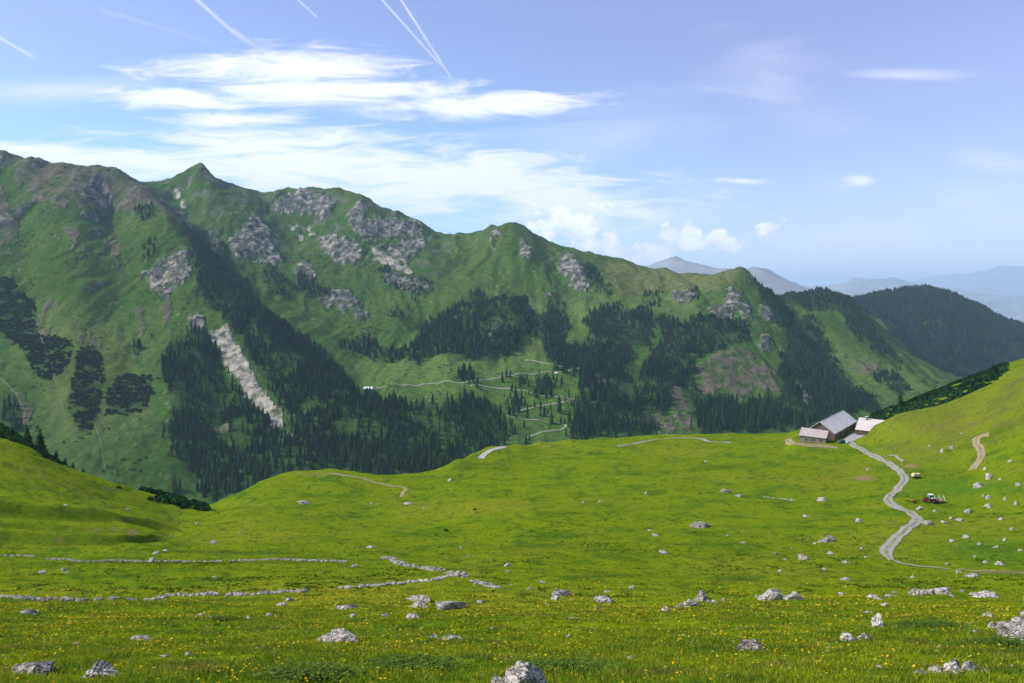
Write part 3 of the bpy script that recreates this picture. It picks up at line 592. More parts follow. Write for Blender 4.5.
def box(name, o, ax, ay, az, mat, parent):
    V, Fc = [], []; boxv(V, Fc, o, ax, ay, az); return mesh_py(name, V, Fc, mat, parent)
def gabled(name, label, A_, B_, hw, ridge, eave, ground_z, roofm, wallm, over=.7, shift=Vector((0,0,0)), hw2=None, nwin=5, door=True, tilt=0.0):
    """A_, B_: ridge ends in plan; hw: half width towards the yard; tilt: fall of the ridge from A_ to B_"""
    A_ = Vector((A_[0], A_[1], 0)); B_ = Vector((B_[0], B_[1], 0)); d = (B_-A_).normalized(); nrm = Vector((d.y, -d.x, 0)); L_ = (B_-A_).length
    hw2 = hw2 or hw; root = empty(name, (A_.x, A_.y, ground_z)); O = Vector((A_.x, A_.y, ground_z)); tag(root, label, 'building')
    rh, eh = ridge-ground_z, eave-ground_z
    def P_(s, n_, z): return A_+d*s+nrm*n_+shift*(n_/hw)+Vector((0,0,ground_z+z-tilt*s/L_))-O
    wi = .55; ehw = eh+(rh-eh)*wi/hw
    pts_ = [(-hw2+wi, 0),(hw-wi, 0),(hw-wi, ehw-.12),(0, rh-.15),(-hw2+wi, ehw-.12)]
    V = [P_(over, a, b-(1.5 if b == 0 else 0)) for a, b in pts_]+[P_(L_-over, a, b-(1.5 if b == 0 else 0)) for a, b in pts_]
    mesh_py('wall', V, [(0,1,2,3,4),(9,8,7,6,5),(1,6,7,2),(0,4,9,5),(0,5,6,1)], wallm, root)
    rf = slab('roof', [P_(0,0,rh),P_(0,hw,eh),P_(L_,hw,eh),P_(L_,0,rh)], .16, roofm, root)
    slab('roof', [P_(L_,0,rh+.002),P_(L_,-hw2,eh),P_(0,-hw2,eh),P_(0,0,rh+.002)], .16, roofm, root)
    Vr, Fr = [], []; boxv(Vr, Fr, P_(-.05,-.14,rh-.03), P_(L_+.05,-.14,rh-.03)-P_(-.05,-.14,rh-.03), nrm*.28, (0,0,.12)); mesh_py('ridge_cap', Vr, Fr, M_metal, root)
    Vs, Fs = [], []
    k = 0
    while k*1.0 < L_-.2:      # standing seams of the sheet roof
        s = .4+k; a = P_(s, .2, rh-.04+.02); b = P_(s, hw-.05, eh+.03); ax = d*.06
        boxv(Vs, Fs, a, ax, b-a, (0,0,.05)); k += 1
    mesh_py('seams', Vs, Fs, roofm, rf)
    Vg, Fg = [], []; g0 = P_(0,hw,eh-.26); boxv(Vg, Fg, g0, P_(L_,hw,eh-.26)-g0, nrm*.16, (0,0,.14)); mesh_py('gutter', Vg, Fg, M_metal, rf)
    for k in range(nwin):
        s = L_*(k+.7)/(nwin+.4); w = empty('window', P_(s, hw-wi+.03, 1.15)); w.parent = root
        box('frame', (0,0,0), d*1.3, nrm*.06, (0,0,.9), M_plaster, w); box('pane', tuple(d*.12+nrm*.062+Vector((0,0,.1))), d*1.06, nrm*.02, (0,0,.7), M_dark, w)
    return root, P_, d, nrm, L_, rh, eh
root, P_, d_, n_, L_, rh, eh = gabled('cow_barn', 'large long barn with grey sheet roof beside the end of the gravel track', (159,397), (189.2,438.8), 7.6, -62.9, -68.5, -71.9, M_roof, M_wood, 1.0, nwin=8)
# details on the gable end that faces the viewer's left
for a, b, w, h in ((-2.6,4.6,1.3,1.0),(1.0,4.6,1.3,1.0)):
    f = box('window', P_(.9,a,b), n_*w, -d_*.08, (0,0,h), M_plaster, root); box('pane', P_(.80,a+.12,b+.12), n_*(w-.24), -d_*.03, (0,0,h-.24), M_dark, f)
dr = box('door', P_(.92,2.6,.1), n_*2.6, -d_*.1, (0,0,2.7), M_wood, root); box('hinge', P_(.81,2.7,.5), n_*.15, -d_*.04, (0,0,1.9), M_metal, dr)
gb = box('gable_boards', P_(.95,-4.2,4.25), n_*8.4, -d_*.07, (0,0,.25), M_plaster, root)
box('barn_door', P_(18,7.08,.1), d_*3.4, n_*.08, (0,0,2.8), M_metal, root); box('barn_door', P_(31,7.08,.1), d_*3.4, n_*.08, (0,0,2.8), M_metal, root)
# lean-to shed in front
def skew_building(name, label, EL, ER, RR, RL, gz, roofm, wallm, back, wins, doorpos=None):
    """EL, ER eave corners, RR, RL ridge corners (left and right as seen); back: how far the hidden slope runs"""
    EL, ER, RR, RL = map(Vector, (EL, ER, RR, RL)); root = empty(name, (EL.x, EL.y, gz)); O = Vector((EL.x, EL.y, gz)); tag(root, label, 'building')
    dv = (RR-ER); bk = Vector((dv.x, dv.y, -dv.z))*back
    BR, BL = RR+bk, RL+bk
    rf = slab('roof', [EL-O, ER-O, RR-O, RL-O], .14, roofm, root); slab('roof', [RL-O+V3(0,0,.003), RR-O+V3(0,0,.003), BR-O, BL-O], .14, roofm, root)
    ax = (ER-EL).normalized(); dn = Vector((dv.x, dv.y, 0)).normalized(); n_out = Vector((ax.y, -ax.x, 0)).normalized()
    i = .35
    def g(p, z): return Vector((p.x, p.y, z))
    el, er, br, bl = EL+ax*i+dn*i, ER-ax*i+dn*i, BR-ax*i-dn*i, BL+ax*i-dn*i; rr, rl = RR-ax*i, RL+ax*i
    V = [g(el,gz-1.5),g(er,gz-1.5),g(br,gz-1.5),g(bl,gz-1.5),el+V3(0,0,.05),er+V3(0,0,.05),br+V3(0,0,.05),bl+V3(0,0,.05),rr-V3(0,0,.16),rl-V3(0,0,.16)]
    mesh_py('wall', [v-O for v in V], [(0,1,5,4),(1,2,6,8,5),(2,3,7,6),(3,0,4,9,7)], wallm, root)
    k = 0; Vs, Fs = [], []; Ln = (ER-EL).length
    while k < Ln-.3:
        a = EL+(ER-EL)*((k+.3)/Ln); b = RL+(RR-RL)*((k+.3)/Ln); boxv(Vs, Fs, a-O, ax*.05, b-a, (0,0,.05)); k += .9
    mesh_py('seams', Vs, Fs, roofm, rf)
    for s in wins:
        base = el+(er-el)*s; f = box('window', g(base,gz+1.1)-O-n_out*.0, ax*1.0, n_out*.07, (0,0,.8), M_plaster, root)
        box('pane', g(base,gz+1.2)-O+ax*.1+n_out*.075, ax*.8, n_out*.02, (0,0,.6), M_dark, f)
    if doorpos is not None:
        dd = (br-er); dd.z = 0; dd.normalize(); base = er+dd*doorpos; no = Vector((dd.y,-dd.x,0))
        q = box('door', g(base,gz+.05)-O+no*.01, dd*2.0, no*.07, (0,0,2.3), M_dark, root)
    return root, O, ax, dn, n_out
sh, O, ax, dn, no = skew_building('shed', 'low shed with pinkish roof standing in front of the long grey barn', (144.9,388,-68.3), (157.6,385,-69.5), (160.6,389.4,-66.3), (147.9,392.4,-65.0), -71.9, M_roofp, M_plaster, .75, (.2,.5,.75), 1.2)
hs, O, ax, dn, no = skew_building('farmhouse', 'small house with very pale roof half hidden behind the grassy hill', (184.4,413,-69.6), (197.8,408,-70.6), (205.5,420,-66.0), (192.1,425,-64.9), -73.0, M_roofw, M_wood, .9, (.15,.5), None)
# chimney on the house roof, on the slope towards the camera
hc = Vector((194.9,422.0,-66.3))-O
ch = box('chimney', hc+V3(-.5,-.5,-1.0), (1.0,0,0), (0,1.0,0), (0,0,3.0), M_stone, hs); box('chimney_cap', hc+V3(-.65,-.65,2.1), (1.3,0,0), (0,1.3,0), (0,0,.18), M_roof, ch)
# far mountain huts
def hut(name, px, w, dpt, h, label, roofc):
    X, Y, z = hit(px[0], px[1], 1000, 2600); mat = surf(name+'_roof', roofc, .05, .5, .6, 0)
    root = empty(name, (X, Y, z)); tag(root, label, 'building')
    V = [(-w/2,-dpt/2,-3),(w/2,-dpt/2,-3),(w/2,dpt/2,-3),(-w/2,dpt/2,-3),(-w/2,-dpt/2,h),(w/2,-dpt/2,h),(w/2,dpt/2,h),(-w/2,dpt/2,h),(-w/2,0,h*1.6),(w/2,0,h*1.6)]
    mesh_py('wall', V, [(0,1,5,4),(2,3,7,6),(1,2,6,9,5),(3,0,4,8,7)], M_plaster, root)
    o = .6; slab('roof', [(-w/2-o,-dpt/2-o,h-.3),(w/2+o,-dpt/2-o,h-.3),(w/2+o,0,h*1.6+.2),(-w/2-o,0,h*1.6+.2)], .3, mat, root); slab('roof', [(-w/2-o,0,h*1.6+.204),(w/2+o,0,h*1.6+.204),(w/2+o,dpt/2+o,h-.3),(-w/2-o,dpt/2+o,h-.3)], .3, mat, root)
    box('door', (-.8,-dpt/2-.08,0), (1.6,0,0), (0,.07,0), (0,0,2.2), M_dark, root)
hut('alpine_hut', (368.5,390.5), 14, 10, 4, 'distant white roofed hut at the edge of the valley forest', (.82,.80,.76))
hut('mountain_cabin', (556,374.5), 4.5, 4, 2.5, 'tiny pale cabin on the upper road of the zigzag, left of the other', (.75,.72,.68))
hut('mountain_cabin', (577,369.5), 6.5, 4, 2.5, 'tiny whitish cabin at the right end of the upper mountain road', (.82,.78,.70))

# ------------------------------------------------------------------ vehicles
def mk(name, mat, parent): return [], [], name, mat, parent
def cyl(V, Fc, c0_, c1_, r, n=14, cap=True):
    c0_, c1_ = Vector(c0_), Vector(c1_); a = (c1_-c0_).normalized(); u = a.orthogonal().normalized(); w = a.cross(u); i = len(V)
    for cc in (c0_, c1_):
        for k in range(n): t = 2*math.pi*k/n; V.append(cc+u*math.cos(t)*r+w*math.sin(t)*r)
    for k in range(n): Fc.append((i+k, i+(k+1) % n, i+n+(k+1) % n, i+n+k))
    if cap: Fc.append(tuple(i+k for k in range(n))[::-1]); Fc.append(tuple(i+n+k for k in range(n)))
def wheel(parent, x, y, r, w, rimmat):
    V, Fc = [], []; cyl(V, Fc, (x,y-w/2,r), (x,y+w/2,r), r, 18); t = mesh_py('wheel', V, Fc, M_tyre, parent)
    V, Fc = [], []; cyl(V, Fc, (x,y-w/2-.02,r), (x,y+w/2+.02,r), r*.55, 14); mesh_py('rim', V, Fc, rimmat, t)
def prism(name, prof, y0, y1, mat, parent, bev=0.0):
    n = len(prof); V = [(x, y0, z) for x, z in prof]+[(x, y1, z) for x, z in prof]
    Fc = [tuple(range(n)), tuple(range(2*n-1, n-1, -1))]+[(k, k+n, (k+1) % n+n, (k+1) % n) for k in range(n)]
    o = mesh_py(name, V, Fc, mat, parent)
    if bev:
        m = o.modifiers.new('b', 'BEVEL'); m.width = bev; m.segments = 2
    return o
M_tyre = surf('tyre', (.02,.02,.02), .1, 5, .8, 0); M_red = surf('red_paint', (.28,.035,.03), .1, 3, .4, 0, spec=.5); M_navy = surf('dark_blue_paint', (.02,.035,.06), .05, 3, .25, 0, spec=.6)
M_white = surf('white_paint', (.75,.75,.72), .05, 3, .4, 0, spec=.4); M_orange = surf('orange_paint', (.42,.12,.03), .1, 3, .45, 0); M_glass = surf('window_glass', (.05,.07,.08), .02, 1, .1, 0, spec=.8)
M_cream = surf('cream_tarp', (.66,.56,.33), .08, 2, .7, .2); M_grey = surf('grey_steel', (.42,.42,.40), .1, 3, .5, 0)
# tractor: x forward (towards image left)
X, Y, z = hit(929.5, 502.5)
tr_ = empty('tractor', (X, Y, z), R(172)); tag(tr_, 'red tractor with a white cab roof parked on the green slope right of the track', 'tractor')
for y in (-.85, .85): wheel(tr_, -.9, y, .78, .42, M_red)
for y in (-.75, .75): wheel(tr_, 1.35, y, .5, .32, M_red)
prism('body', [(-1.4,.7),(.3,.6),(1.9,.6),(2.0,.9),(1.95,1.35),(.2,1.5),(-1.4,1.3)], -.42, .42, M_red, tr_, .05)
prism('hood', [(.35,1.42),(1.95,1.3),(1.9,1.45),(.35,1.6)], -.34, .34, M_dark, tr_, .03)
prism('cab', [(-1.3,1.3),(.3,1.5),(.15,2.45),(-1.1,2.45)], -.6, .6, M_glass, tr_, .03)
prism('cab_roof', [(-1.25,2.45),(.3,2.45),(.2,2.65),(-1.15,2.65)], -.75, .75, M_white, tr_, .05)
for sx, sy in ((-1.2,-.62),(-1.2,.62),(.22,-.62),(.22,.62)):
    V, Fc = [], []; cyl(V, Fc, (sx,sy,1.3), (sx*.9,sy*.98,2.46), .06, 8); mesh_py('cab_post', V, Fc, M_white, tr_)
for y in (-.85,.85): prism('fender', [(-1.75,1.2),(-1.6,1.62),(-.9,1.72),(-.2,1.5),(-.2,1.4),(-.9,1.6),(-1.5,1.5)], y-.24, y+.24, M_white, tr_)
V, Fc = [], []; cyl(V, Fc, (1.2,.3,1.45), (1.2,.3,2.2), .05, 8); mesh_py('exhaust', V, Fc, M_dark, tr_)
X, Y, z = hit(913, 503)
mw = empty('hay_rake', (X, Y, z), R(180)); tag(mw, 'orange hay rake with dark arms standing left of the tractor', 'farm machine')
V, Fc = [], []; cyl(V, Fc, (-2.6,0,.7), (.4,0,.6), .08, 8); mesh_py('drawbar', V, Fc, M_dark, mw)
for cx_ in (0.1,):
    V, Fc = [], []
    for k in range(9):
        t = 2*math.pi*k/9; cyl(V, Fc, (cx_,0,.5), (cx_+1.0*math.cos(t),1.0*math.sin(t),.35), .05, 6); cyl(V, Fc, (cx_+1.0*math.cos(t),1.0*math.sin(t),.4), (cx_+1.0*math.cos(t),1.0*math.sin(t),.04), .04, 5)
    mesh_py('rotor', V, Fc, M_dark, mw)
prism('guard', [(-.45,.6),(.5,.6),(.4,1.0),(-.3,1.05)], -.5, .5, M_orange, mw, .05)
V, Fc = [], []; cyl(V, Fc, (.3,.1,.9), (.55,.1,2.1), .07, 8); mesh_py('folding_arm', V, Fc, M_orange, mw)
for y in (-.6,.6): wheel(mw, -.6, y, .3, .16, M_orange)
X, Y, z = hit(938, 502.5)
hp = empty('trailer', (X, Y, z), R(176)); tag(hp, 'small trailer with pale bent hoops standing right of the tractor', 'trailer')
V, Fc = [], []; boxv(V, Fc, (-1.9,-.9,.55), (3.6,0,0), (0,1.8,0), (0,0,.14)); mesh_py('bed', V, Fc, M_red, hp)
for y in (-.8,.8): wheel(hp, -.2, y, .38, .2, M_grey)
for x in (-1.8,-.5,.8,1.6):
    V, Fc = [], []
    for k in range(10):
        t0, t1 = math.pi*k/10, math.pi*(k+1)/10
        cyl(V, Fc, (x+.25*math.sin(t0),.85*math.cos(t0),.7+1.4*math.sin(t0)), (x+.25*math.sin(t1),.85*math.cos(t1),.7+1.4*math.sin(t1)), .07, 6)
    mesh_py('hoop', V, Fc, M_white, hp)
X, Y, z = hit(916, 478.5)
ct = empty('cart', (X, Y, z), R(8)); tag(ct, 'small cart loaded under a cream cover on the slope above the tractor', 'cart')
prism('bed', [(-1.5,.5),(1.5,.5),(1.55,.8),(-1.55,.8)], -.8, .8, M_dark, ct)
prism('cover', [(-1.5,.8),(1.5,.8),(1.5,1.5),(1.1,1.95),(.35,1.75),(-.2,1.95),(-.9,2.0),(-1.45,1.6)], -.78, .78, M_cream, ct, .12)
for y in (-.78,.78): wheel(ct, 0, y, .42, .2, M_dark)
# car beside the barn
X, Y = 165.6, 386.0
cr = empty('parked_car', (X, Y, zat(X, Y)+.02), R(200)); tag(cr, 'dark blue car parked between the low shed and the long barn', 'car')
prism('body', [(-2.1,.3),(2.1,.3),(2.15,.7),(1.9,.92),(.9,1.0),(-2.0,1.05),(-2.15,.8)], -.87, .87, M_navy, cr, .07)
prism('cabin', [(-1.95,1.02),(1.0,1.0),(.35,1.5),(-1.5,1.54)], -.76, .76, M_glass, cr, .06); prism('roof', [(-1.55,1.53),(.4,1.5),(.3,1.58),(-1.4,1.61)], -.72, .72, M_navy, cr, .03)
for x in (-1.35,1.35):
    for y in (-.8,.8): wheel(cr, x, y, .33, .2, M_grey)
for y in (-.6,.6): box('headlight', (2.08,y-.16,.62), (.1,0,0), (0,.32,0), (0,0,.16), M_white, cr)
X, Y = 167.6, 383.4
tk = empty('water_tank', (X, Y, zat(X, Y))); tag(tk, 'pale green water tank next to the parked dark car', 'tank')
V, Fc = [], []; cyl(V, Fc, (-.9,0,.9), (.9,0,.9), .6, 16); mesh_py('vessel', V, Fc, surf('pale_green_plastic', (.35,.55,.45), .05, 3, .5, 0), tk, True)
V, Fc = [], []
boxv(V, Fc, (-.8,-.45,0), (1.6,0,0), (0,.9,0), (0,0,.5))
mesh_py('cradle', V, Fc, M_grey, tk)

# ------------------------------------------------------------------ rocks
def rock_mat(name, a, b, dark):
    m, t, out = new_mat(name); tc = t.node('ShaderNodeTexCoord').outputs['Object']; oi = t.node('ShaderNodeObjectInfo').outputs['Random']
    n1_ = t.noise(tc, 1.6, 7, .68, .4); n2_ = t.noise(tc, 7.0, 6, .7); n3_ = t.noise(t.mapping(tc, (1,1,2.6), (.5,.3,0)), 2.3, 8, .72, .8)
    crack = t.ramp(t.m('ABSOLUTE', t.m('SUBTRACT', n3_, .5)), 0.0, .035, 0.0, 1.0)
    col = t.mix(t.ramp(n1_, .40, .60), tuple(a)+(1,), tuple(b)+(1,)); col = t.mix(t.ramp(t.noise(tc, 3.1, 6, .7), .56, .68), col, tuple(dark)+(1,))
    col = t.mix(t.m('MULTIPLY', t.ramp(t.noise(tc, 4.7, 4, .6), .60, .68), .6), col, (.42,.27,.13,1))
    v = t.m('MULTIPLY', t.m('MULTIPLY', t.ramp(n2_, .25, .75, .75, 1.22, False), t.m('ADD', .45, t.m('MULTIPLY', crack, .55))), t.ramp(oi, 0.0, 1.0, .85, 1.12, False)); cb = t.node('ShaderNodeCombineColor')
    for i in range(3): t.put(cb.inputs[i], v)
    bs = t.node('ShaderNodeBsdfPrincipled', i_Roughness=.95); bs.inputs['Specular IOR Level'].default_value = .15; t.put(bs.inputs['Base Color'], t.mix(1.0, col, cb.outputs[0], 'MULTIPLY'))
    bp = t.node('ShaderNodeBump'); bp.inputs['Strength'].default_value = .9; bp.inputs['Distance'].default_value = .10; t.put(bp.inputs['Height'], t.m('ADD', n2_, t.m('MULTIPLY', crack, .8))); t.put(bs.inputs['Normal'], bp.outputs[0]); t.l.new(bs.outputs[0], out.inputs[0]); return m
M_rock = rock_mat('limestone', (.68,.63,.56), (.52,.47,.41), (.26,.235,.20)); M_rockd = rock_mat('lichened_limestone', (.55,.50,.44), (.38,.345,.30), (.18,.165,.14))
def rock_mesh(seed, sx, sy, sz, sub=4, mat=None, cuts=9):
    import bmesh
    r = random.Random(seed); bm = bmesh.new(); bmesh.ops.create_icosphere(bm, subdivisions=sub, radius=1.0)
    pl = [(Vector((r.uniform(-1,1), r.uniform(-1,1), r.uniform(-.3,1))).normalized(), r.uniform(.48,.82)) for _ in range(cuts)]
    co = np.array([v.co for v in bm.verts]);
    nzv = fbm(co[:,0]*1.3+seed*3.1+co[:,2], co[:,1]*1.3+seed*1.7+co[:,2]*.7, 5, seed % 50)
    nz2 = fbm(co[:,0]*5+seed*3.1+co[:,2]*3, co[:,1]*5+co[:,2]*4, 3, (seed+9) % 50)
    nz3 = fbm(co[:,0]*14+co[:,2]*9+seed, co[:,1]*14+co[:,2]*11, 3, (seed+19) % 50) if sub > 3 else nz2*0
    for v, a, b, b3 in zip(bm.verts, nzv, nz2, nz3):
        p = v.co.copy()
        for nn, dd in pl:
            e = p.dot(nn)-dd
            if e > 0: p -= nn*e*.96
        p *= 1+(.40 if sub > 4 else .42)*float(a)+(.13 if sub > 4 else .17)*float(b)+.07*float(b3)
        v.co = Vector((p.x*sx, p.y*sy, p.z*sz))
    me = bpy.data.meshes.new('rock'); bm.to_mesh(me); bm.free()
    for p in me.polygons: p.use_smooth = False
    me.materials.append(mat or M_rock); return me
def place_rock(px, py, w, h, label, group=None, seed=None, mat=None, depth=.8, name='boulder', cat='rock', rz=None):
    X, Y, z = hit(px, min(py, 708)); s = Y/F; W_m, H_m = w*s, max(h*s, .12*w*s)*(.78 if w < 13 else 1.0)
    seed = seed if seed is not None else int(px*7+py*3) % 997
    me = rock_mesh(seed, W_m*.62, W_m*.62*depth, H_m*1.12, 5 if w > 26 else (4 if w > 12 else 3), mat, 15 if w > 26 else 10)
    o = bpy.data.objects.new(name, me); COL.objects.link(o); Y2 = Y+W_m*.25; X2 = (px-CX)/F*Y2
    o.location = (X2, Y2, zat(X2, Y2)+H_m*.03); o.rotation_euler = (0, 0, random.uniform(-.4,.4) if rz is None else rz)
    tag(o, label, cat, group); return o
ROCKS = [
 (522,690,56,28,'big grey craggy boulder cut by the bottom edge of the picture',1,M_rock,.9),
 (500,686,15,11,'tan rounded stone leaning on the left of the big craggy boulder',2,None,.9),(512,688,12,12,'narrow grey stone in front of the big craggy boulder',3,None,.9),
 (1050,643,112,44,'large brown grey boulder cut off by the right edge of the picture',12,M_rockd,.9),(988,618,14,6,'small dark slab touching the left of the boulder at the right edge',6,M_rockd,.8),(992,628,9,7,'white stone under the boulder at the right edge',7,None,.8),
 (34,675,48,12,'flat mottled grey rock in the bottom left corner',8,M_rockd,.8),(96,678,32,15,'pale whitish rock right of the mottled one in the bottom left corner',9,None,.8),(58,671,8,5,'little pale stone between the two bottom left rocks',10,None,.8),
 (139,641,27,6,'flat slab with a dark overhang among the yellow flowers on the left',11,None,.7),(76,645,11,5,'small white stone left of the flat slab among the flowers',12,None,.8),(27,614,15,4,'low white stone near the left edge below the lower stone wall',13,None,.8),
 (188,656,9,6,'small stone standing alone below and right of the flat slab',14,None,.8),(344,642,37,12,'pale humped rock among yellow flowers left of centre',15,None,.8),(320,641,7,5,'small stone touching the left of the pale humped rock',16,None,.8),
 (347,609,23,4,'long low slab below the middle of the diagonal wall',17,None,.6),(352,617,7,5,'small grey stone just under the long low slab',18,None,.8),(281,606,11,4,'small pale stone below the right end of the lower wall',19,None,.8),(289,601,8,4,'pale stone touching the lower wall above its twin',20,None,.8),
 (418,602,25,5,'upper flat rock of the pair below the diagonal wall',21,None,.6),(419,608,17,6,'lower rounded rock of the pair below the diagonal wall',22,None,.8),(414,619,18,6,'grey rock with dark grass behind, under the rock pair',23,None,.7),(449,609,29,10,'pale two humped rock right of the rock pair',24,None,.8),
 (452,640,19,6,'low crumbly rock in the flowers below the two humped rock',25,None,.7),(432,638,10,4,'small tan stone left of the low crumbly rock',26,None,.8),(560,596,20,8,'pointed pale rock in the centre of the meadow foot',27,None,.8),(555,600,10,6,'small stone attached left of the pointed pale rock',28,None,.8),
 (604,603,22,7,'flat ribbed pale rock right of the pointed one',29,None,.7),(687,607,21,7,'pinkish pale rock with a companion at centre right',30,None,.7),(700,601,13,8,'pointed stone behind the pinkish pale rock',31,None,.7),(666,612,9,6,'small orange tinged stone left of the pinkish pale rock',32,None,.8),
 (752,652,36,14,'angular rock with white top in the flowers right of centre',33,M_rockd,.7),(702,528,18,7,'solitary dark sided block in the middle of the open meadow',34,None,.8),(664,554,10,4,'small white stone below the solitary block',35,None,.7),
 (770,600,22,10,'left rock of a pale row, rising to a point',36,None,.7),(794,600,25,8,'right rock of a pale row, flat and long',37,None,.7),(829,542,18,7,'broad pale stone left of the lower bend of the track',38,None,.8),(803,560,11,6,'white block below and left of the broad pale stone',39,None,.8),
 (878,627,19,10,'grey rounded rock alone in the lower right flowers',40,None,.8),(850,642,16,8,'left lump of the rock cluster in the lower right flowers',41,None,.8),(865,641,18,10,'right taller lump of the rock cluster in the lower right flowers',42,None,.8),
 (920,596,24,9,'left part of the craggy outcrop below the end of the track',43,M_rock,.7),(937,595,22,8,'right part of the craggy outcrop below the end of the track',44,M_rock,.7),(951,597,7,3,'white chip right of the craggy outcrop',45,None,.8),(987,598,23,5,'low reddish ended slab between outcrop and right edge boulder',46,None,.7),
 (938,673,16,8,'left stone of the bottom right outcrop',47,None,.8),(954,674,22,13,'tall middle stone of the bottom right outcrop',48,None,.8),(970,672,18,10,'right stone of the bottom right outcrop',49,None,.8),(920,676,20,6,'flat stone trailing left of the bottom right outcrop',50,None,.8),
 (872,598,11,5,'dull stone left of the craggy outcrop',51,None,.8),(727,493,12,4,'dark topped stone in the small line in mid meadow',52,M_rockd,.7),(740,497,9,3,'low stone at the right end of the small line in mid meadow',53,M_rockd,.7),
 (928,525,10,6,'grey stone just right of the middle bend of the track',54,None,.8),(859,522,7,6,'upright pale stone left of the middle bend of the track',55,None,.8),(822,501,11,4,'long stone across the meadow from the tractor',56,None,.7),
 (980,487,11,6,'larger pale stone below the foot of the dirt hill track',57,None,.8),(989,479,9,6,'grey stone at the foot of the dirt hill track',58,None,.8),(304,504,15,4,'cluster of low stones on the round knoll',59,None,.7),(27,572,0,0,'',0,None,1)]
for r_ in ROCKS:
    if r_[2]: place_rock(r_[0], r_[1], r_[2], r_[3], r_[4], None, r_[5], r_[6], r_[7])
SMALL = {('small pale stone scattered in the grass right of the gravel track','stones right of the track'): [(920,510,8,4),(968,513,7,4),(988,508,9,6),(960,521,7,4),(951,519,6,3),(944,523,6,3),(936,512,5,3),(1001,520,6,4),(966,538,6,4),(952,542,5,3),(980,545,6,4),(996,548,6,3),(1020,551,6,3),(986,563,6,3),(1000,565,10,4),(959,573,6,4),(972,577,12,4),(948,565,6,3),(913,578,6,3),(1016,505,6,4),(989,499,6,4),(983,497,4,3),(989,507,8,4),(1019,486,6,4),(1012,530,5,3),(1005,541,5,3),(975,557,4,2)],
 ('tiny pale stone on the upper grassy hill above the track','stones on the right hill'): [(942,452,5,4),(951,449,5,3),(962,434,3,2),(985,470,4,3),(1000,480,4,3),(1010,462,4,3),(930,447,3,2),(1005,500,4,3),(868,470,4,2)],
 ('small pale stone in the open meadow left of the gravel track','stones left of the track'): [(846,580,12,3),(831,554,6,3),(846,563,9,3),(806,517,7,3),(792,501,6,2),(775,554,4,3),(782,548,3,2),(792,549,3,2),(815,544,4,2),(825,570,5,3),(866,558,4,2),(862,549,4,2),(780,572,5,3),(785,560,4,2),(708,602,6,3),(716,603,7,3),(724,601,5,3),(757,598,6,3),(880,600,6,3)],
 ('small pale stone in the middle of the wide meadow','stones in mid meadow'): [(646,494,4,3),(706,462,4,2),(600,502,4,2),(583,503,3,2),(508,566,6,3),(512,586,4,2),(542,583,6,3),(530,589,5,3),(577,620,4,3),(572,619,5,3),(546,604,4,2),(607,592,6,2),(632,588,7,3),(650,531,4,2),(655,536,7,3),(728,536,4,2),(743,543,4,2),(631,659,7,4),(569,638,6,4),(597,609,3,3),(571,600,4,2),(450,481,6,3),(424,508,3,2),(461,548,4,2),(469,556,4,2),(372,504,4,2),(408,504,8,2)],
 ('small pale stone near the two old stone walls on the left','stones by the walls'): [(215,543,8,4),(156,554,6,4),(152,562,8,5),(42,573,9,3),(63,571,6,3),(68,573,5,2),(215,578,5,3),(371,548,8,3),(355,567,7,3),(66,506,5,2),(127,510,4,2),(171,537,3,2),(197,524,4,2),(240,533,4,2),(166,551,5,2),(480,603,7,3),(493,629,5,3),(269,616,8,5),(213,619,9,3),(200,616,7,3),(249,619,5,3),(165,657,8,4),(386,617,6,4),(384,616,4,3),(278,628,5,2),(424,658,6,5),(508,572,5,2)],
 ('small stone half sunk in the flowers of the lower right corner','stones lower right'): [(842,595,6,3),(868,613,8,3),(885,606,10,4),(830,648,5,3),(878,645,6,3),(880,668,8,3),(901,650,6,3),(998,669,8,5),(985,672,6,4),(925,662,5,3),(940,648,5,3),(889,597,8,5),(895,593,6,3),(962,592,5,3),(975,633,6,4),(1000,647,8,4)]}
for (lab, grp), ps in SMALL.items():
    for q in ps: place_rock(*q, lab, grp, name='stone')

# dry stone walls: each wall is one thing built of many stones
def stone_wall(px, thick, height, label, gap=.06, name='dry_stone_wall', jitter=.25, mat=None):
    C_ = pathpts(px, .45); V, Fc = [], []; n = len(C_); base = Vector((C_[0][0], C_[0][1], zat(*C_[0])))
    tmpl = rock_template
    for i in range(n):
        if random.random() < gap: continue
        for lay in range(max(1, int(height/.3))):
            if lay and random.random() < .35: continue
            for side in (-1, 1):
                p = C_[i]; s = random.uniform(.22,.48); off = random.uniform(-jitter, jitter)
                j = min(i+1, n-1); k = max(i-1, 0); t = C_[j]-C_[k]; t = t/max(np.hypot(*t), 1e-6); nn = np.array([t[1], -t[0]])
                q = p+nn*(side*thick*.28+off*.5)+t*random.uniform(-.2,.2); z = zat(*q)+.08+lay*.26
                M_, Ff = tmpl[random.randrange(len(tmpl))]; a = random.uniform(0, 6.28); ca, sa = math.cos(a), math.sin(a); b = len(V); sx, sy, sz = s*random.uniform(.8,1.4), s*random.uniform(.7,1), s*random.uniform(.5,.8)
                for v in M_:
                    x, y = v[0]*sx, v[1]*sy; V.append((q[0]+x*ca-y*sa-base.x, q[1]+x*sa+y*ca-base.y, z+v[2]*sz-base.z))
                Fc += [tuple(b+e for e in f) for f in Ff]
    o = mesh_py(name, V, Fc, mat or M_rock); o.location = base; return tag(o, label, 'stone wall')
rock_template = []
for s in range(6):
    me = rock_mesh(300+s, 1, 1, 1, 1); rock_template.append(([tuple(v.co) for v in me.vertices], [tuple(p.vertices) for p in me.polygons])); bpy.data.meshes.remove(me)
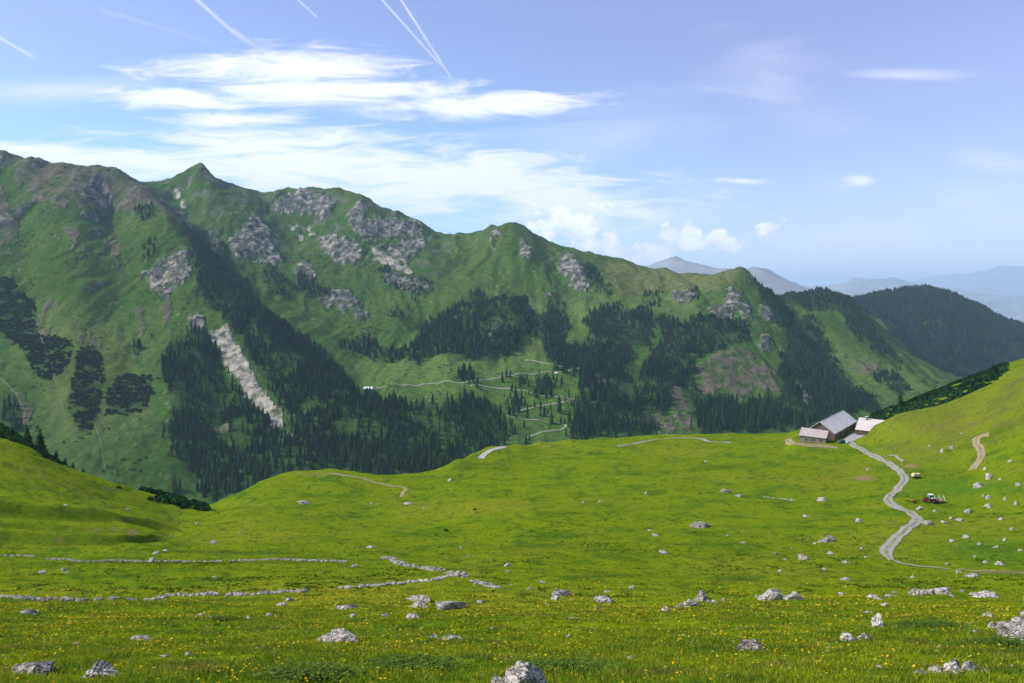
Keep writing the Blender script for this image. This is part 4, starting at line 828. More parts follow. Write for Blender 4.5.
stone_wall([(-40,554),(0,556),(20,556),(33,557)], .7, .3, 'short left end of the upper old stone wall at the left edge', .25)
stone_wall([(50,559),(70,560),(90,562),(120,561),(160,561.5),(200,562),(235,561),(265,560),(290,560),(320,561),(345,562)], .8, .35, 'long upper stone wall running across the left meadow', .22)
stone_wall([(-30,595),(0,597),(30,599),(60,599),(90,600),(130,600)], .8, .35, 'lower left stone wall piece ending before the gap', .12)
stone_wall([(150,600),(165,597),(190,595.5),(215,595),(240,595),(262,594),(283,592),(303,592)], 1.0, .4, 'middle piece of the lower stone wall, right of the gap', .08)
stone_wall([(343,588),(360,587),(378,586),(395,584),(415,582),(435,580),(452,576),(466,577)], 1.1, .5, 'long pale diagonal wall rising right towards the broken corner', .03)
stone_wall([(385,558.5),(395,562),(405,565.5),(420,568),(432,570),(444,571)], 1.6, .7, 'short thick stone wall falling right above the diagonal wall', .02)
stone_wall([(447,574),(455,574),(462,576)], 1.9, .6, 'heap of fallen stones at the corner where the diagonal wall ends', .0, 'stone_heap')
stone_wall([(474,581),(479,583),(488,586),(497,588)], 1.3, .4, 'little separate row of tumbled stones right of the wall corner', .1, 'stone_heap')
stone_wall([(855,445),(865,450),(875,455),(884,459)], .5, .4, 'low retaining wall along the upper edge of the gravel track', .05, mat=M_rockd)
stone_wall([(886,457),(891,456),(896,456.5),(899,459),(903,461.5)], .7, .7, 'small angled wall around a paved corner above the track', .0)
stone_wall([(765,497),(772,498),(783,499),(792,500)], .5, .25, 'thin line of half buried stones in the meadow below the barn', .3, 'stone_row')

# ------------------------------------------------------------------ trees
def conifer_geo(tiers, spikes, seed, droop=.35, inner=.45, width=.17, base=.06):
    """unit-height conifer crown: tiers of ragged star-shaped skirts"""
    r = random.Random(seed); V, Fc = [], []
    for k in range(tiers):
        f = k/tiers; z0 = base+(1-base)*f; z1 = min(1.0, z0+(1-base)/tiers*1.9); rad = width*(1-f)**.85*r.uniform(.85,1.12)+.012
        ctr = len(V); V.append((r.uniform(-.01,.01), r.uniform(-.01,.01), z1)); ph = r.uniform(0, 6.28)
        for s in range(spikes):
            a = ph+2*math.pi*s/spikes; ro = rad*r.uniform(.7,1.2); ri = rad*inner; am = ph+2*math.pi*(s+.5)/spikes
            V.append((math.cos(a)*ro, math.sin(a)*ro, z0-droop*rad*r.uniform(.4,1.4))); V.append((math.cos(am)*ri, math.sin(am)*ri, z0+.25*(z1-z0)))
        for s in range(spikes):
            a = ctr+1+2*s; b = ctr+2+2*s; d2 = ctr+1+(2*s+2) % (2*spikes); Fc.append((ctr, a, b)); Fc.append((ctr, b, d2))
    return np.array(V, np.float32), np.array(Fc, np.int32)
def bush_geo(seed, n=26):
    r = random.Random(seed); V, Fc = [], []
    for k in range(n):
        a = r.uniform(0, 6.28); e = r.uniform(.05, 1.45); rr = r.uniform(.75,1.1); p = Vector((math.cos(a)*math.cos(e)*rr, math.sin(a)*math.cos(e)*rr, math.sin(e)*rr*.75))
        u = Vector((-math.sin(a), math.cos(a), r.uniform(-.4,.4)))*r.uniform(.22,.4); b = len(V); w = p.cross(u).normalized()*r.uniform(.25,.45)
        V += [tuple(p*.55-u), tuple(p*.55+u), tuple(p+w), tuple(p-w*.4+u*.5)]; Fc += [(b,b+1,b+2),(b,b+3,b+2)]
    return np.array(V, np.float32), np.array(Fc, np.int32)
M_con = surf('conifer_needles', (1,1,1), .25, .8, 1.0, .0, attr=True, spec=0.0)
M_needle = surf('spruce_needles', (.028,.060,.024), .35, .35, 1.0, .0, second=(.018,.040,.018), spec=0.0, obj_rand=.3)
M_trunk = surf('conifer_bark', (.10,.075,.055), .3, 2, 1.0, .2)
M_trunkg = M_trunk
def scatter(tmpls, xs, ys, zs, hs, ws, cols, name, mat):
    Vs, Fs, Cs = [], [], []; b = 0; which = rng.integers(0, len(tmpls), len(xs))
    for t, (V, Fc) in enumerate(tmpls):
        s = np.where(which == t)[0]
        if not len(s): continue
        a = rng.uniform(0, 6.28, len(s)); ca, sa = np.cos(a), np.sin(a)
        lean = rng.normal(0, .02, (len(s), 2))
        x = (V[None,:,0]*ca[:,None]-V[None,:,1]*sa[:,None])*ws[s][:,None]; y = (V[None,:,0]*sa[:,None]+V[None,:,1]*ca[:,None])*ws[s][:,None]; z = V[None,:,2]*hs[s][:,None]
        x = x+lean[:,0:1]*z; y = y+lean[:,1:2]*z
        P3 = np.stack([x+xs[s][:,None], y+ys[s][:,None], z+zs[s][:,None]], -1).reshape(-1, 3)
        Vs.append(P3); Fs.append((Fc[None]+ (np.arange(len(s))*len(V))[:,None,None]+b).reshape(-1, 3)); Cs.append(np.repeat(cols[s], len(V), 0)); b += len(P3)
    return mesh_np(name, np.vstack(Vs), np.vstack(Fs), mat, np.vstack(Cs), False)
# area-uniform candidates over the terrain cells
ii, jj = np.meshgrid(np.arange(i_split1, i_split2), np.arange(NC-1), indexing='ij')
area = (WX[i_split1:i_split2,1:]-WX[i_split1:i_split2,:-1])*(YY[i_split1+1:i_split2+1,1:]-YY[i_split1:i_split2,1:])
runmin = np.minimum.accumulate(PYf, axis=0)
def sample(dens, per_m2):
    lam = (dens[i_split1:i_split2,:-1]*area*per_m2); k = rng.poisson(np.maximum(lam, 0)); i = np.repeat(ii.ravel(), k.ravel()); j = np.repeat(jj.ravel(), k.ravel())
    fx = rng.uniform(0,1,len(i)); fy = rng.uniform(0,1,len(i))
    x = xcols[j]+(xcols[j+1]-xcols[j])*fx; l = lrows[i]+(lrows[np.minimum(i+1,NR-1)]-lrows[i])*fy; Y = np.exp(l); X = (x-CX)/F*Y
    return X, Y, ground(X, Y), i, j
m_fo0 = m_fo; m_fo = np.clip(sstep(.36, .60, blur(blur((m_fo > .02).astype(np.float32), 24, 0), 6, 1)+.9*fbm(WX/38, YY/45, 4, 440)-.0)*blur(blur(m_fo, 30, 0), 8, 1)*1.25, 0, 1)
gaps = np.clip(1.15+1.9*fbm(WX/70, YY/70, 3, 401), 0.05, 1.0)
inner_clear = np.ones_like(m_fo)
for p in ([(212,428),(240,420),(262,440),(235,455),(214,440)],[(325,425),(345,415),(380,425),(395,440),(350,440)],[(400,415),(430,405),(450,420),(420,428)],[(255,330),(275,345),(262,352)],[(205,296),(235,295),(232,308),(210,306)],[(300,400),(318,398),(322,412),(304,414)]):
    inner_clear[mask(p)] = .2
dens = m_fo*(1-np.maximum(m_cl, np.maximum(m_pa, m_br))*.93)*gaps*inner_clear
X1, Y1, Z1, I1, J1 = sample(dens, 1/34.0)
H1 = rng.uniform(6, 19, len(X1))*np.where(np.exp(lrows[I1]) > 1550, .72, 1.0)*np.clip(1.05+.9*fbm(X1/90, Y1/90, 2, 402), .6, 1.3)
def crowncol(n, x, y):
    b = rng.uniform(.65,1.35,n)*(1+.35*fbm(x/60, y/60, 2, 403)); yel = rng.uniform(0,1,n)**3
    return np.stack([(.009+.022*yel)*b, (.034+.028*yel)*b, (.027-.012*yel)*b], 1).astype(np.float32)
px1 = CX+F*X1/Y1; pt1 = HY-F*(Z1+H1)/Y1; pb1 = HY-F*Z1/Y1; rm = runmin[I1, J1]
vis = np.clip((np.minimum(pb1, rm+.5)-pt1)/np.maximum(pb1-pt1, .1), 0, 1)
keep = (vis > .03) & (px1 > -60) & (px1 < 1090)
X1, Y1, Z1, H1, I1, J1, vis, px1, pb1, pt1 = [a[keep] for a in (X1, Y1, Z1, H1, I1, J1, vis, px1, pb1, pt1)]
size = H1/Y1*(vis > .45)*(px1 > 0)*(px1 < 1024); order = np.argsort(-size); NIND = 262; ind = order[:NIND]; rest = np.setdiff1d(np.arange(len(X1)), ind)
print('trees', len(X1))
T_hi = [conifer_geo(7, 9, s, width=w) for s, w in ((1,.17),(2,.145),(3,.19))]; T_mid = [conifer_geo(5, 7, s, width=w) for s, w in ((11,.17),(12,.15),(13,.20),(14,.16))]; T_lo = [conifer_geo(3, 5, s, width=w) for s, w in ((21,.21),(22,.18),(23,.24))]
nearr = rest[Y1[rest] < 1450]; farr = rest[Y1[rest] >= 1450]
Xs, Ys, Zs, Hs = [np.concatenate(q) for q in zip((X1[farr], Y1[farr], Z1[farr], H1[farr]))]
o1 = scatter(T_mid, X1[nearr], Y1[nearr], Z1[nearr]-.4, H1[nearr], H1[nearr]*rng.uniform(1.0,1.55,len(nearr)), crowncol(len(nearr), X1[nearr], Y1[nearr]), 'conifer_forest', M_con)
tag(o1, 'dense dark conifer forest covering the valley slopes', 'forest', None, 'stuff')
o2 = scatter(T_lo, Xs, Ys, Zs-.4, Hs, Hs*rng.uniform(1.1,1.7,len(Xs)), crowncol(len(Xs), Xs, Ys), 'upper_slope_conifers', M_con); tag(o2, 'patches of small dark conifers on the higher mountain slopes', 'forest', None, 'stuff')
X2, Y2, Z2, I2, J2 = sample(m_hf*np.clip(1.2+1.2*fbm(WX/120, YY/120, 3, 405), .3, 1), 1/90.0)
px2 = CX+F*X2/Y2; kk = (px2 < 1120); X2, Y2, Z2 = X2[kk], Y2[kk], Z2[kk]; H2 = rng.uniform(12, 24, len(X2))
o3 = scatter(T_lo, X2, Y2, Z2-.4, H2, H2*rng.uniform(1.1,1.6,len(X2)), crowncol(len(X2), X2, Y2)*np.array([.7,1.0,1.35],np.float32), 'far_hill_forest', M_con); tag(o3, 'blue green forest covering the rounded hill on the right', 'forest', None, 'stuff')
print('hill trees', len(X2))
md = np.clip(sstep(.05, .5, fbm(WX/45, YY/45, 4, 431)+.35*fbm(WX/200, YY/200, 2, 432)), 0, 1)*(1-rocky*.6)*(1-m_dr*.6)*(YY > 1000)*(YY < 2500)*(1-m_fo)
X4, Y4, Z4, I4, J4 = sample(md, 1/95.0); k4 = PYf[I4,J4] < runmin[I4,J4]+3; X4, Y4, Z4 = X4[k4], Y4[k4], Z4[k4]; S4 = rng.uniform(1.2,3.4,len(X4)); print('slope bushes', len(X4))
tag(scatter([bush_geo(s, 12) for s in (31,32,33,34)], X4, Y4, Z4-.2, S4*.9, S4, crowncol(len(X4), X4, Y4)*1.1, 'slope_bushes', M_con), 'small dark bushes dotted over the mountain slopes', 'bushes', None, 'stuff')
# dwarf pine on the left slope, in horizontal bands
band = sstep(-.35, .1, np.sin(Z/4.2+2*n1)+1.4*fbm(WX/25, YY/16, 4, 410)*1.6+.75)
X3, Y3, Z3, I3, J3 = sample(m_sc*band, 1/9.0); B = [bush_geo(s) for s in range(6)]; S3 = rng.uniform(2.0,3.6,len(X3))
o4 = scatter(B, X3, Y3, Z3-.3, S3*.9, S3, crowncol(len(X3), X3, Y3)*.85, 'dwarf_pine_scrub', M_con); tag(o4, 'dark banded dwarf pine thickets on the left mountain slope', 'scrub', None, 'stuff')
# individual conifers
def tree_proto(name, geo, mat, th=.12):
    V, Fc = geo; me = bpy.data.meshes.new('crown'); me.from_pydata(V.tolist(), [], Fc.tolist()); me.materials.append(mat)
    tv, tf = [], []; n = 7
    for z, r in ((-.04,.020),(.10,.016),(.55,.009),(.97,.001)):
        for k in range(n): a = 2*math.pi*k/n; tv.append((math.cos(a)*r, math.sin(a)*r, z))
    for q in range(3):
        for k in range(n): tf.append((q*n+k, q*n+(k+1) % n, (q+1)*n+(k+1) % n, (q+1)*n+k))
    mt = bpy.data.meshes.new('trunk'); mt.from_pydata(tv, [], tf); mt.materials.append(M_trunk); return me, mt
def rich_conifer(seed, width, base=.08):
    """branch-by-branch crown: drooping fans with needle twigs"""
    r = random.Random(seed); V, Fc = [], []; n = 150
    for k in range(n):
        f = (k/n)**.9; z = base+(.97-base)*f; L0 = width*(1-f)**.8*r.uniform(.65,1.25)+.012; a = k*2.4+r.uniform(-.4,.4); dz = -L0*r.uniform(.15,.5)
        ca, sa = math.cos(a), math.sin(a); w = L0*r.uniform(.22,.38); b = len(V); up = L0*.22
        V += [(0,0,z+up*.6),(ca*L0*.55-sa*w, sa*L0*.55+ca*w, z+dz*.35),(ca*L0, sa*L0, z+dz),(ca*L0*.55+sa*w, sa*L0*.55-ca*w, z+dz*.35),(ca*L0*.5, sa*L0*.5, z+dz*.1+up*.5)]
        Fc += [(b,b+1,b+4),(b+1,b+2,b+4),(b+2,b+3,b+4),(b+3,b,b+4)]
    V += [(0,0,1.0),(.012,0,.93),(-.006,.01,.93),(-.006,-.01,.93)]; q = len(V)-4; Fc += [(q,q+1,q+2),(q,q+2,q+3),(q,q+3,q+1)]
    return np.array(V, np.float32), np.array(Fc, np.int32)
M_n = [surf('spruce_needles', c_, .3, .3, 1.0, 0, spec=0.0, obj_rand=.3) for c_ in ((.026,.056,.024),(.034,.066,.026),(.020,.046,.022))]
PR = [tree_proto('spruce', rich_conifer(s, w), M_n[s % 3]) for s, w in ((41,.17),(42,.14),(43,.20),(44,.16))]
def tree(X, Y, z, h, label, group, k=None, wid=1.0, name='spruce_tree', prs=None):
    me, mt = (prs or PR)[k if k is not None else random.randrange(4)]; r_ = empty(name, (X, Y, z-.25), random.uniform(0, 6.28)); r_.scale = (h*wid, h*wid, h)
    for nm, md in (('crown', me), ('trunk', mt)):
        o = bpy.data.objects.new(nm, md); COL.objects.link(o); o.parent = r_
    tag(r_, label, 'conifer tree', group); return r_
LAB = [(0,215,'dark spruce at the lower left corner of the valley forest'),(215,270,'dark spruce in the valley forest just above the left end of the knoll'),(270,330,'dark spruce in the valley forest directly behind the round knoll'),(330,390,'dark spruce in the valley forest between knoll and white roofed hut'),(390,450,'dark spruce in the valley forest behind the dip in the meadow edge'),(450,512,'dark spruce in the valley forest left of the zigzag road'),(512,580,'small spruce standing among the zigzag road bends'),(580,700,'spruce on the gorge slope behind the top edge of the meadow'),(700,1100,'spruce in the woods below the brown cliffs, behind the farm')]
for q in ind:
    lab = next(l for a, b, l in LAB if a <= px1[q] < b or b == 1100); tree(X1[q], Y1[q], Z1[q], H1[q], lab, 'trees of the valley forest')
def tree_px(x, yb, hpx, label, group=None, ymin=10, ymax=1e9, wid=1.0, k=None):
    h_ = hit(x, yb, ymin, ymax)
    if not h_: print('no ground', x, yb); return
    tree(h_[0], h_[1], h_[2], hpx*h_[1]/F, label, group, k, wid)
tree_px(27,446,22,'small spruce on the left crest, the more distant of two',None,270,330,2.0)
tree_px(40,459,25,'bushy small spruce on the left crest above the meadow hill',None,270,330,2.3)
tree_px(3,424,16,'spruce at the very left edge above the scrub',None,270,330,2.3)
tree_px(12,436,12,'short spruce in the scrub at the left edge',None,270,330,1.5)
tree_px(56,466,12,'lower spruce following down the left crest',None,270,330,2.3)
for x, y, h in ((65,470,8),(73,475,8),(83,480,7)): tree_px(x, y, h, 'stunted bushy spruce in the row stepping down the left crest', 'stunted spruces on the left crest', 270, 330, 2.0)
tree_px(993,371,10,'lone spruce at the top of the scrub on the right hill',None,460,540,1.3); tree_px(964,386,14,'taller spruce sticking out of the scrub below the right hill top',None,460,540,1.2)
tree_px(926,401,13,'spruce rising from the middle of the right scrub band',None,460,540,1.1); tree_px(900,412,18,'broad spruce at the lower end of the right scrub band',None,460,540,1.6)
tree_px(947,392,9,'short spruce between two taller ones in the right scrub band',None,460,540,1.3); tree_px(860,428,13,'spruce peeking out between the barn and the pale roofed house',None,440,540,1.4)
# dwarf pines on the right flank and along the left crest
def scrub_px(poly, yr, n, smin, smax, name, label, colm=1.0):
    xs = [p[0] for p in poly]; ys = [p[1] for p in poly]; out = []
    tries = 0
    lx = rng.uniform(min(xs), max(xs), n*6); lY = rng.uniform(yr[0], yr[1], n*6); Xc = (lx-CX)/F*lY; zc = ground(Xc, lY); pyc = HY-F*zc/lY
    ok = inpoly(lx+3*fbm(Xc/9, lY/9, 2, 420), pyc+2*fbm(Xc/9, lY/9, 2, 421), poly) & (fbm(Xc/7, lY/7, 3, 422) > -.10); Xc, lY, zc = Xc[ok][:n], lY[ok][:n], zc[ok][:n]
    S = rng.uniform(smin, smax, len(Xc)); cl_ = crowncol(len(Xc), Xc, lY)*np.array([1.8,1.85,.9],np.float32)*colm
    print(name, len(Xc))
    tag(scatter([bush_geo(60+s, 60) for s in range(5)], Xc, lY, zc-.1, S*.85, S, cl_, name, M_con), label, 'scrub', None, 'stuff')
scrub_px([(868,420),(890,400),(925,388),(954,376),(977,367),(1003,357),(1008,366),(1002,376),(990,386),(977,394),(954,404),(925,412),(890,420),(868,424)], (425, 532), 5200, .9, 1.7, 'dwarf_pine_thicket', 'dark green dwarf pine thicket along the flank behind the right hill')
scrub_px([(-40,380),(0,420),(25,438),(50,458),(90,482),(90,490),(50,470),(0,450),(-40,440)], (262, 306), 700, .8, 1.6, 'crest_scrub', 'dark scrub along the crest at the left edge')
scrub_px([(135,484),(160,490),(185,500),(207,508),(207,516),(180,512),(150,500)], (258, 340), 330, .7, 2.6, 'hollow_scrub', 'dark scrub in the hollow below the left hill')
def bush(px, py, wpx, label, group=None):
    X, Y, z = hit(px, py); V, Fc = bush_geo(int(px), 90); s = wpx*Y/F*.5
    o = mesh_np('bush', V*np.array([s,s,s*.9]), Fc, M_con, np.tile(c(.03,.065,.018), (len(V),1))); o.location = (X, Y+s*.3, z-.05); tag(o, label, 'bush', group)
for q in ((888,384,0),): pass
bush(118,488,5,'tiny dark bush on the grass of the left hill'); bush(446,562-31,5,'tiny dark bush alone in the centre of the meadow'); bush(475,510,4,'dark tuft like bush on the meadow below the pale road')
bush(1003,372,14,'flat dark shrub on the crest of the right hill near the picture edge'); bush(985,381,8,'little dark shrub beside the flat one on the right hill crest'); bush(150,500,8,'round dark bush where the left hill drops into the hollow')

# ------------------------------------------------------------------ grass, flowers, herbs of the foreground
M_grass = surf('grass_blades', (1,1,1), .15, 1.0, .9, 0, attr=True, spec=.0, translucent=.38)
def blades(n, y0, y1, hmin, hmax, wid, name, label, tint=(1,1,1), clump=True, xr=(-60,1084)):
    u = rng.uniform(0,1,n*2); Y = np.sqrt(y0*y0+u*(y1*y1-y0*y0)); fade = rng.uniform(0,1,n*2) < (1-sstep(y1*.62, y1, Y))*np.where(y0 > 14, sstep(y0*.62, y0*1.0, Y), 1); Y = Y[fade]; x = rng.uniform(xr[0], xr[1], len(Y)); X = (x-CX)/F*Y
    if clump:
        f = fbm(X/1.3, Y/1.3, 3, 501)+.5*fbm(X/5, Y/5, 2, 502); ok = f > rng.uniform(-.55,.4,len(f)); X, Y = X[ok][:n], Y[ok][:n]
    else: X, Y = X[:n], Y[:n]
    n = len(X); z = ground(X, Y); big = np.clip(1+1.3*fbm(X/2.5, Y/2.5, 3, 503), .45, 1.9)
    h = rng.uniform(hmin, hmax, n)*big; nb_ = 4; V = np.zeros((n, nb_, 3, 3), np.float32)
    for b in range(nb_):
        a = rng.uniform(0, 6.28, n); ln = rng.uniform(.3,1.0,n)*h; w = wid*rng.uniform(.7,1.4,n)*np.sqrt(Y/25); ox, oy = rng.normal(0, .08, (2, n)); ux, uy = np.cos(a), np.sin(a)
        pa = rng.uniform(0, 6.28, n)
        V[:,b,0] = np.stack([X+ox+np.cos(pa)*w, Y+oy+np.sin(pa)*w, z-.02], -1); V[:,b,1] = np.stack([X+ox-np.cos(pa)*w, Y+oy-np.sin(pa)*w, z-.02], -1)
        V[:,b,2] = np.stack([X+ox+ux*ln, Y+oy+uy*ln, z+h*rng.uniform(.7,1.1,n)], -1)
    Fc = np.arange(n*nb_*3).reshape(-1, 3)
    g1 = fbm(X/6, Y/6, 3, 504); g2 = rng.uniform(0,1,n); cc = np.zeros((n,3), np.float32)
    base = lerp(np.broadcast_to(c(.170,.215,.006),(n,3)), c(.095,.160,.006), sstep(-.2,.3,g1)); base = lerp(base, c(.21,.19,.03), (g2**3)*.9); base = lerp(base, c(.16,.12,.04), sstep(.15,.5,fbm(X/4, Y/3, 3, 509))*.5); base = lerp(base, c(.045,.11,.015), sstep(.2,.5,fbm(X/2.5,Y/2.5,3,503))*.6)
    cc = base*rng.uniform(.85,2.25,(n,1))*np.array(tint)
    o = mesh_np(name, V.reshape(-1,3), Fc, M_grass, np.repeat(cc, nb_*3, 0)); return tag(o, label, 'grass', None, 'stuff')
blades(60000, 13, 44, .06, .17, .016, 'meadow_grass', 'short green alpine grass on the nearest slope')
blades(60000, 30, 84, .06, .16, .022, 'meadow_grass', 'short green grass at the foot of the near slope')
blades(60000, 60, 230, .06, .18, .030, 'meadow_grass', 'green grass around the old stone walls')
M_fl = surf('flower_petals', (1,1,1), .1, 3, .7, 0, attr=True, spec=.1, translucent=.3)
def flowers(n, y0, y1, r, pal, name, label, seed, thr):
    Y = np.sqrt(rng.uniform(y0*y0, y1*y1, n*5)); x = rng.uniform(-40, 1064, len(Y)); X = (x-CX)/F*Y
    f = fbm(X/3.5, Y/3.5, 3, seed)+.6*fbm(X/12, Y/12, 2, seed+1); ok = (f > thr+rng.uniform(-.2,.5,n*5)) & (rng.uniform(0,1,n*5) < 1-sstep(y1*.45, y1, Y)); X, Y = X[ok][:n], Y[ok][:n]; n = len(X)
    z = ground(X, Y)+rng.uniform(.08,.24,n); k = 6; a0 = rng.uniform(0,6.28,n); rr = r*rng.uniform(.6,1.3,n)*np.sqrt(Y/25)
    V = np.zeros((n, k+1, 3), np.float32); tx, ty = rng.normal(0,.35,n), rng.normal(-.35,.3,n); V[:,0] = np.stack([X, Y, z], -1)
    for q in range(k):
        a = a0+q*2*math.pi/k; dx, dy = np.cos(a)*rr, np.sin(a)*rr; V[:,q+1] = np.stack([X+dx, Y+dy, z-(tx*dx+ty*dy)*-1+.01], -1)
    Fc = np.array([(0, 1+q, 1+(q+1) % k) for q in range(k)]); Fc = (Fc[None]+(np.arange(n)*(k+1))[:,None,None]).reshape(-1,3)
    pal = np.array(pal, np.float32)[rng.integers(0, len(pal), n)]
    o = mesh_np(name, V.reshape(-1,3), Fc, M_fl, np.repeat(pal, k+1, 0)); print(name, n); return tag(o, label, 'flowers', None, 'stuff')
flowers(12000, 14, 120, .038, [(.80,.52,.01),(.82,.45,.01),(.75,.58,.03)], 'yellow_flowers', 'yellow flowers sprinkled over the near slope', 601, -.12)
flowers(900, 14, 60, .022, [(.75,.75,.70),(.7,.6,.6)], 'white_flowers', 'tiny white flowers sprinkled over the near slope', 611, .0)
M_herb = surf('herb_leaves', (1,1,1), .15, 1.0, .7, 0, attr=True, spec=.2, translucent=.3)
def herbs(px, py, rad_px, n, label, h=.35):
    X0, Y0, z0 = hit(px, py); r0 = rad_px*Y0/F; X = X0+rng.normal(0, r0*.5, n); Y = Y0+rng.normal(0, r0*.7, n); z = ground(X, Y); hh = h*rng.uniform(.3,1.1,n); V = np.zeros((n,4,3), np.float32)
    a = rng.uniform(0,6.28,n); ln = rng.uniform(.06,.16,n)*h/.35; w = ln*.45; zz = z+hh*rng.uniform(.2,1,n); ca, sa = np.cos(a), np.sin(a); tl = rng.uniform(-.4,.5,n)
    V[:,0] = np.stack([X,Y,zz],-1); V[:,1] = np.stack([X+ca*ln*.5-sa*w,Y+sa*ln*.5+ca*w,zz+ln*tl*.5+.02],-1); V[:,2] = np.stack([X+ca*ln,Y+sa*ln,zz+ln*tl],-1); V[:,3] = np.stack([X+ca*ln*.5+sa*w,Y+sa*ln*.5-ca*w,zz+ln*tl*.5+.02],-1)
    Fc = np.arange(n*4).reshape(-1,4); cc = c(.085,.140,.008)*rng.uniform(.6,1.5,(n,1)); o = mesh_np('leafy_herbs', V.reshape(-1,3), Fc, M_herb, np.repeat(cc,4,0)); tag(o, label, 'herbs', None, 'stuff')
herbs(415,668,40,2600,'dark leafy herbs in the foreground left of the craggy boulder'); herbs(310,678,40,2200,'leafy green herbs at the bottom edge left of centre'); herbs(925,626,24,1400,'dark herb clump left of the boulder at the right edge')
herbs(1000,645,26,1400,'herbs growing under the boulder at the right edge'); herbs(985,549,34,1500,'bright lush herb patch right of the lower track bend', .5); herbs(220,620,14,600,'herb tuft under the lower stone wall'); herbs(560,672,40,1600,'herbs right of the craggy foreground boulder')

nT = 60000; xt = rng.uniform(-60,1084,nT); Yt = np.exp(rng.uniform(math.log(80), math.log(440), nT)); Xt = (xt-CX)/F*Yt
okt = (fbm(Xt/5, Yt/5, 3, 701)+.8*fbm(Xt/30, Yt/30, 2, 702) > rng.uniform(.18,.65,nT)); Xt, Yt = Xt[okt], Yt[okt]; zt = ground(Xt, Yt); pyt = HY-F*zt/Yt; St = rng.uniform(.10,.30,len(Xt))*(1+.3*sstep(120,300,Yt)); print('tufts', len(Xt))
tag(scatter([bush_geo(80+q, 9) for q in range(4)], Xt, Yt, zt-.03, St*.8, St*1.5, (c(.090,.140,.008)*rng.uniform(.6,1.3,(len(Xt),1))).astype(np.float32), 'grass_tussocks', M_grass), 'coarse darker grass tussocks scattered over the meadow', 'grass', None, 'stuff')
# ------------------------------------------------------------------ light, sky, haze, camera
sx, sy = SUN_AZ_VEC; el = R(SUN_EL); az_len = math.hypot(sx, sy); sd = Vector((sx/az_len*math.cos(el), sy/az_len*math.cos(el), math.sin(el)))
sun = bpy.data.lights.new('sun', 'SUN'); sun.energy = 4.2; sun.angle = R(.53); sun.color = (1.0,.95,.87)
so = bpy.data.objects.new('sun', sun); COL.objects.link(so); so.rotation_euler = (-sd).to_track_quat('-Z', 'Y').to_euler()
w = bpy.data.worlds.new('World'); scene.world = w; w.use_nodes = True; w.node_tree.nodes.clear(); t = NT(w.node_tree)
out = t.node('ShaderNodeOutputWorld'); bg = t.node('ShaderNodeBackground'); t.l.new(bg.outputs[0], out.inputs[0])
sky = t.node('ShaderNodeTexSky', sky_type='NISHITA'); sky.sun_disc = False; sky.sun_elevation = el; sky.sun_rotation = math.atan2(sd.x, sd.y); sky.altitude = 1800; sky.air_density = 1.0; sky.dust_density = .6; sky.ozone_density = 1.6
geo = t.node('ShaderNodeTexCoord').outputs['Generated']; sp = t.node('ShaderNodeSeparateXYZ'); t.l.new(geo, sp.inputs[0])
dy = t.m('MAXIMUM', sp.outputs[1], .02); U = t.m('DIVIDE', sp.outputs[0], dy); E = t.m('DIVIDE', sp.outputs[2], dy); front = t.ramp(sp.outputs[1], .05, .25)
skp = t.node('ShaderNodeCombineXYZ'); t.put(skp.inputs[0], U); t.put(skp.inputs[1], E); skv = skp.outputs[0]
nzA = t.noise(t.mapping(skv, (3.2,17,1), (0,0,R(-3))), 2.6, 10, .66, .9); nzB = t.noise(t.mapping(skv, (1,1.25,1)), 36, 9, .60, .15); nzC = t.noise(t.mapping(skv, (1.2,5,1)), 2.0, 5, .6, .5)
def blob(x, y, rx, ry, ang=0.0):
    u0, e0 = (x-CX)/F, (HY-y)/F; du = t.m('SUBTRACT', U, u0); de = t.m('SUBTRACT', E, e0)
    if ang:
        ca, sa = math.cos(R(ang)), math.sin(R(ang)); a = t.m('ADD', t.m('MULTIPLY', du, ca), t.m('MULTIPLY', de, sa)); b = t.m('SUBTRACT', t.m('MULTIPLY', de, ca), t.m('MULTIPLY', du, sa)); du, de = a, b
    a = t.m('MULTIPLY', du, F/rx); b = t.m('MULTIPLY', de, F/ry); return t.m('SUBTRACT', 1.0, t.m('SQRT', t.m('ADD', t.m('MULTIPLY', a, a), t.m('MULTIPLY', b, b))))
def field(blobs, nz, amp, lo, hi):
    f = None
    for b in blobs:
        v = blob(*b[:5]) if len(b) > 4 else blob(*b[:4])
        v = t.m('MULTIPLY', v, 1.0); f = v if f is None else t.m('MAXIMUM', f, v)
    return t.ramp(t.m('ADD', f, t.m('MULTIPLY', t.m('SUBTRACT', nz, .5), amp)), lo, hi)
cirrus = field([(270,68,120,20,2),(330,92,140,16,0),(175,98,85,12,-3),(480,105,115,13,2),(230,120,70,9,0),(250,145,120,20,0),(420,178,240,36,-4),(110,163,190,22,0),(560,200,110,26,-8),(300,165,260,30,-3),(30,150,120,10,0)], nzA, 3.0, -.38, .80)
faint = field([(745,182,60,7,-2),(850,185,70,28,0),(980,160,60,18,0),(770,80,130,60,-30),(1000,220,120,30,0),(620,135,200,50,0),(560,225,160,26,0),(640,215,150,30,0),(900,75,90,8,0),(60,90,160,20,5),(860,235,190,40,0),(960,200,120,30,5),(1000,165,70,14,0)], nzC, 3.0, .1, 1.4)
strk = field([(745,181,45,5,-1),(860,180,24,12,0)], nzA, 2.5, .1, .9)
cum = field([(575,232,30,17,20),(606,241,12,12,0),(548,235,14,10,0),(668,245,36,17,25),(650,256,26,12,0),(688,236,16,12,0),(721,244,19,17,10),(772,229,13,8,20),(622,252,34,9,0),(595,246,44,12,0),(560,222,40,16,10),(640,262,40,8,0)], nzB, 4.2, -.15, .50)
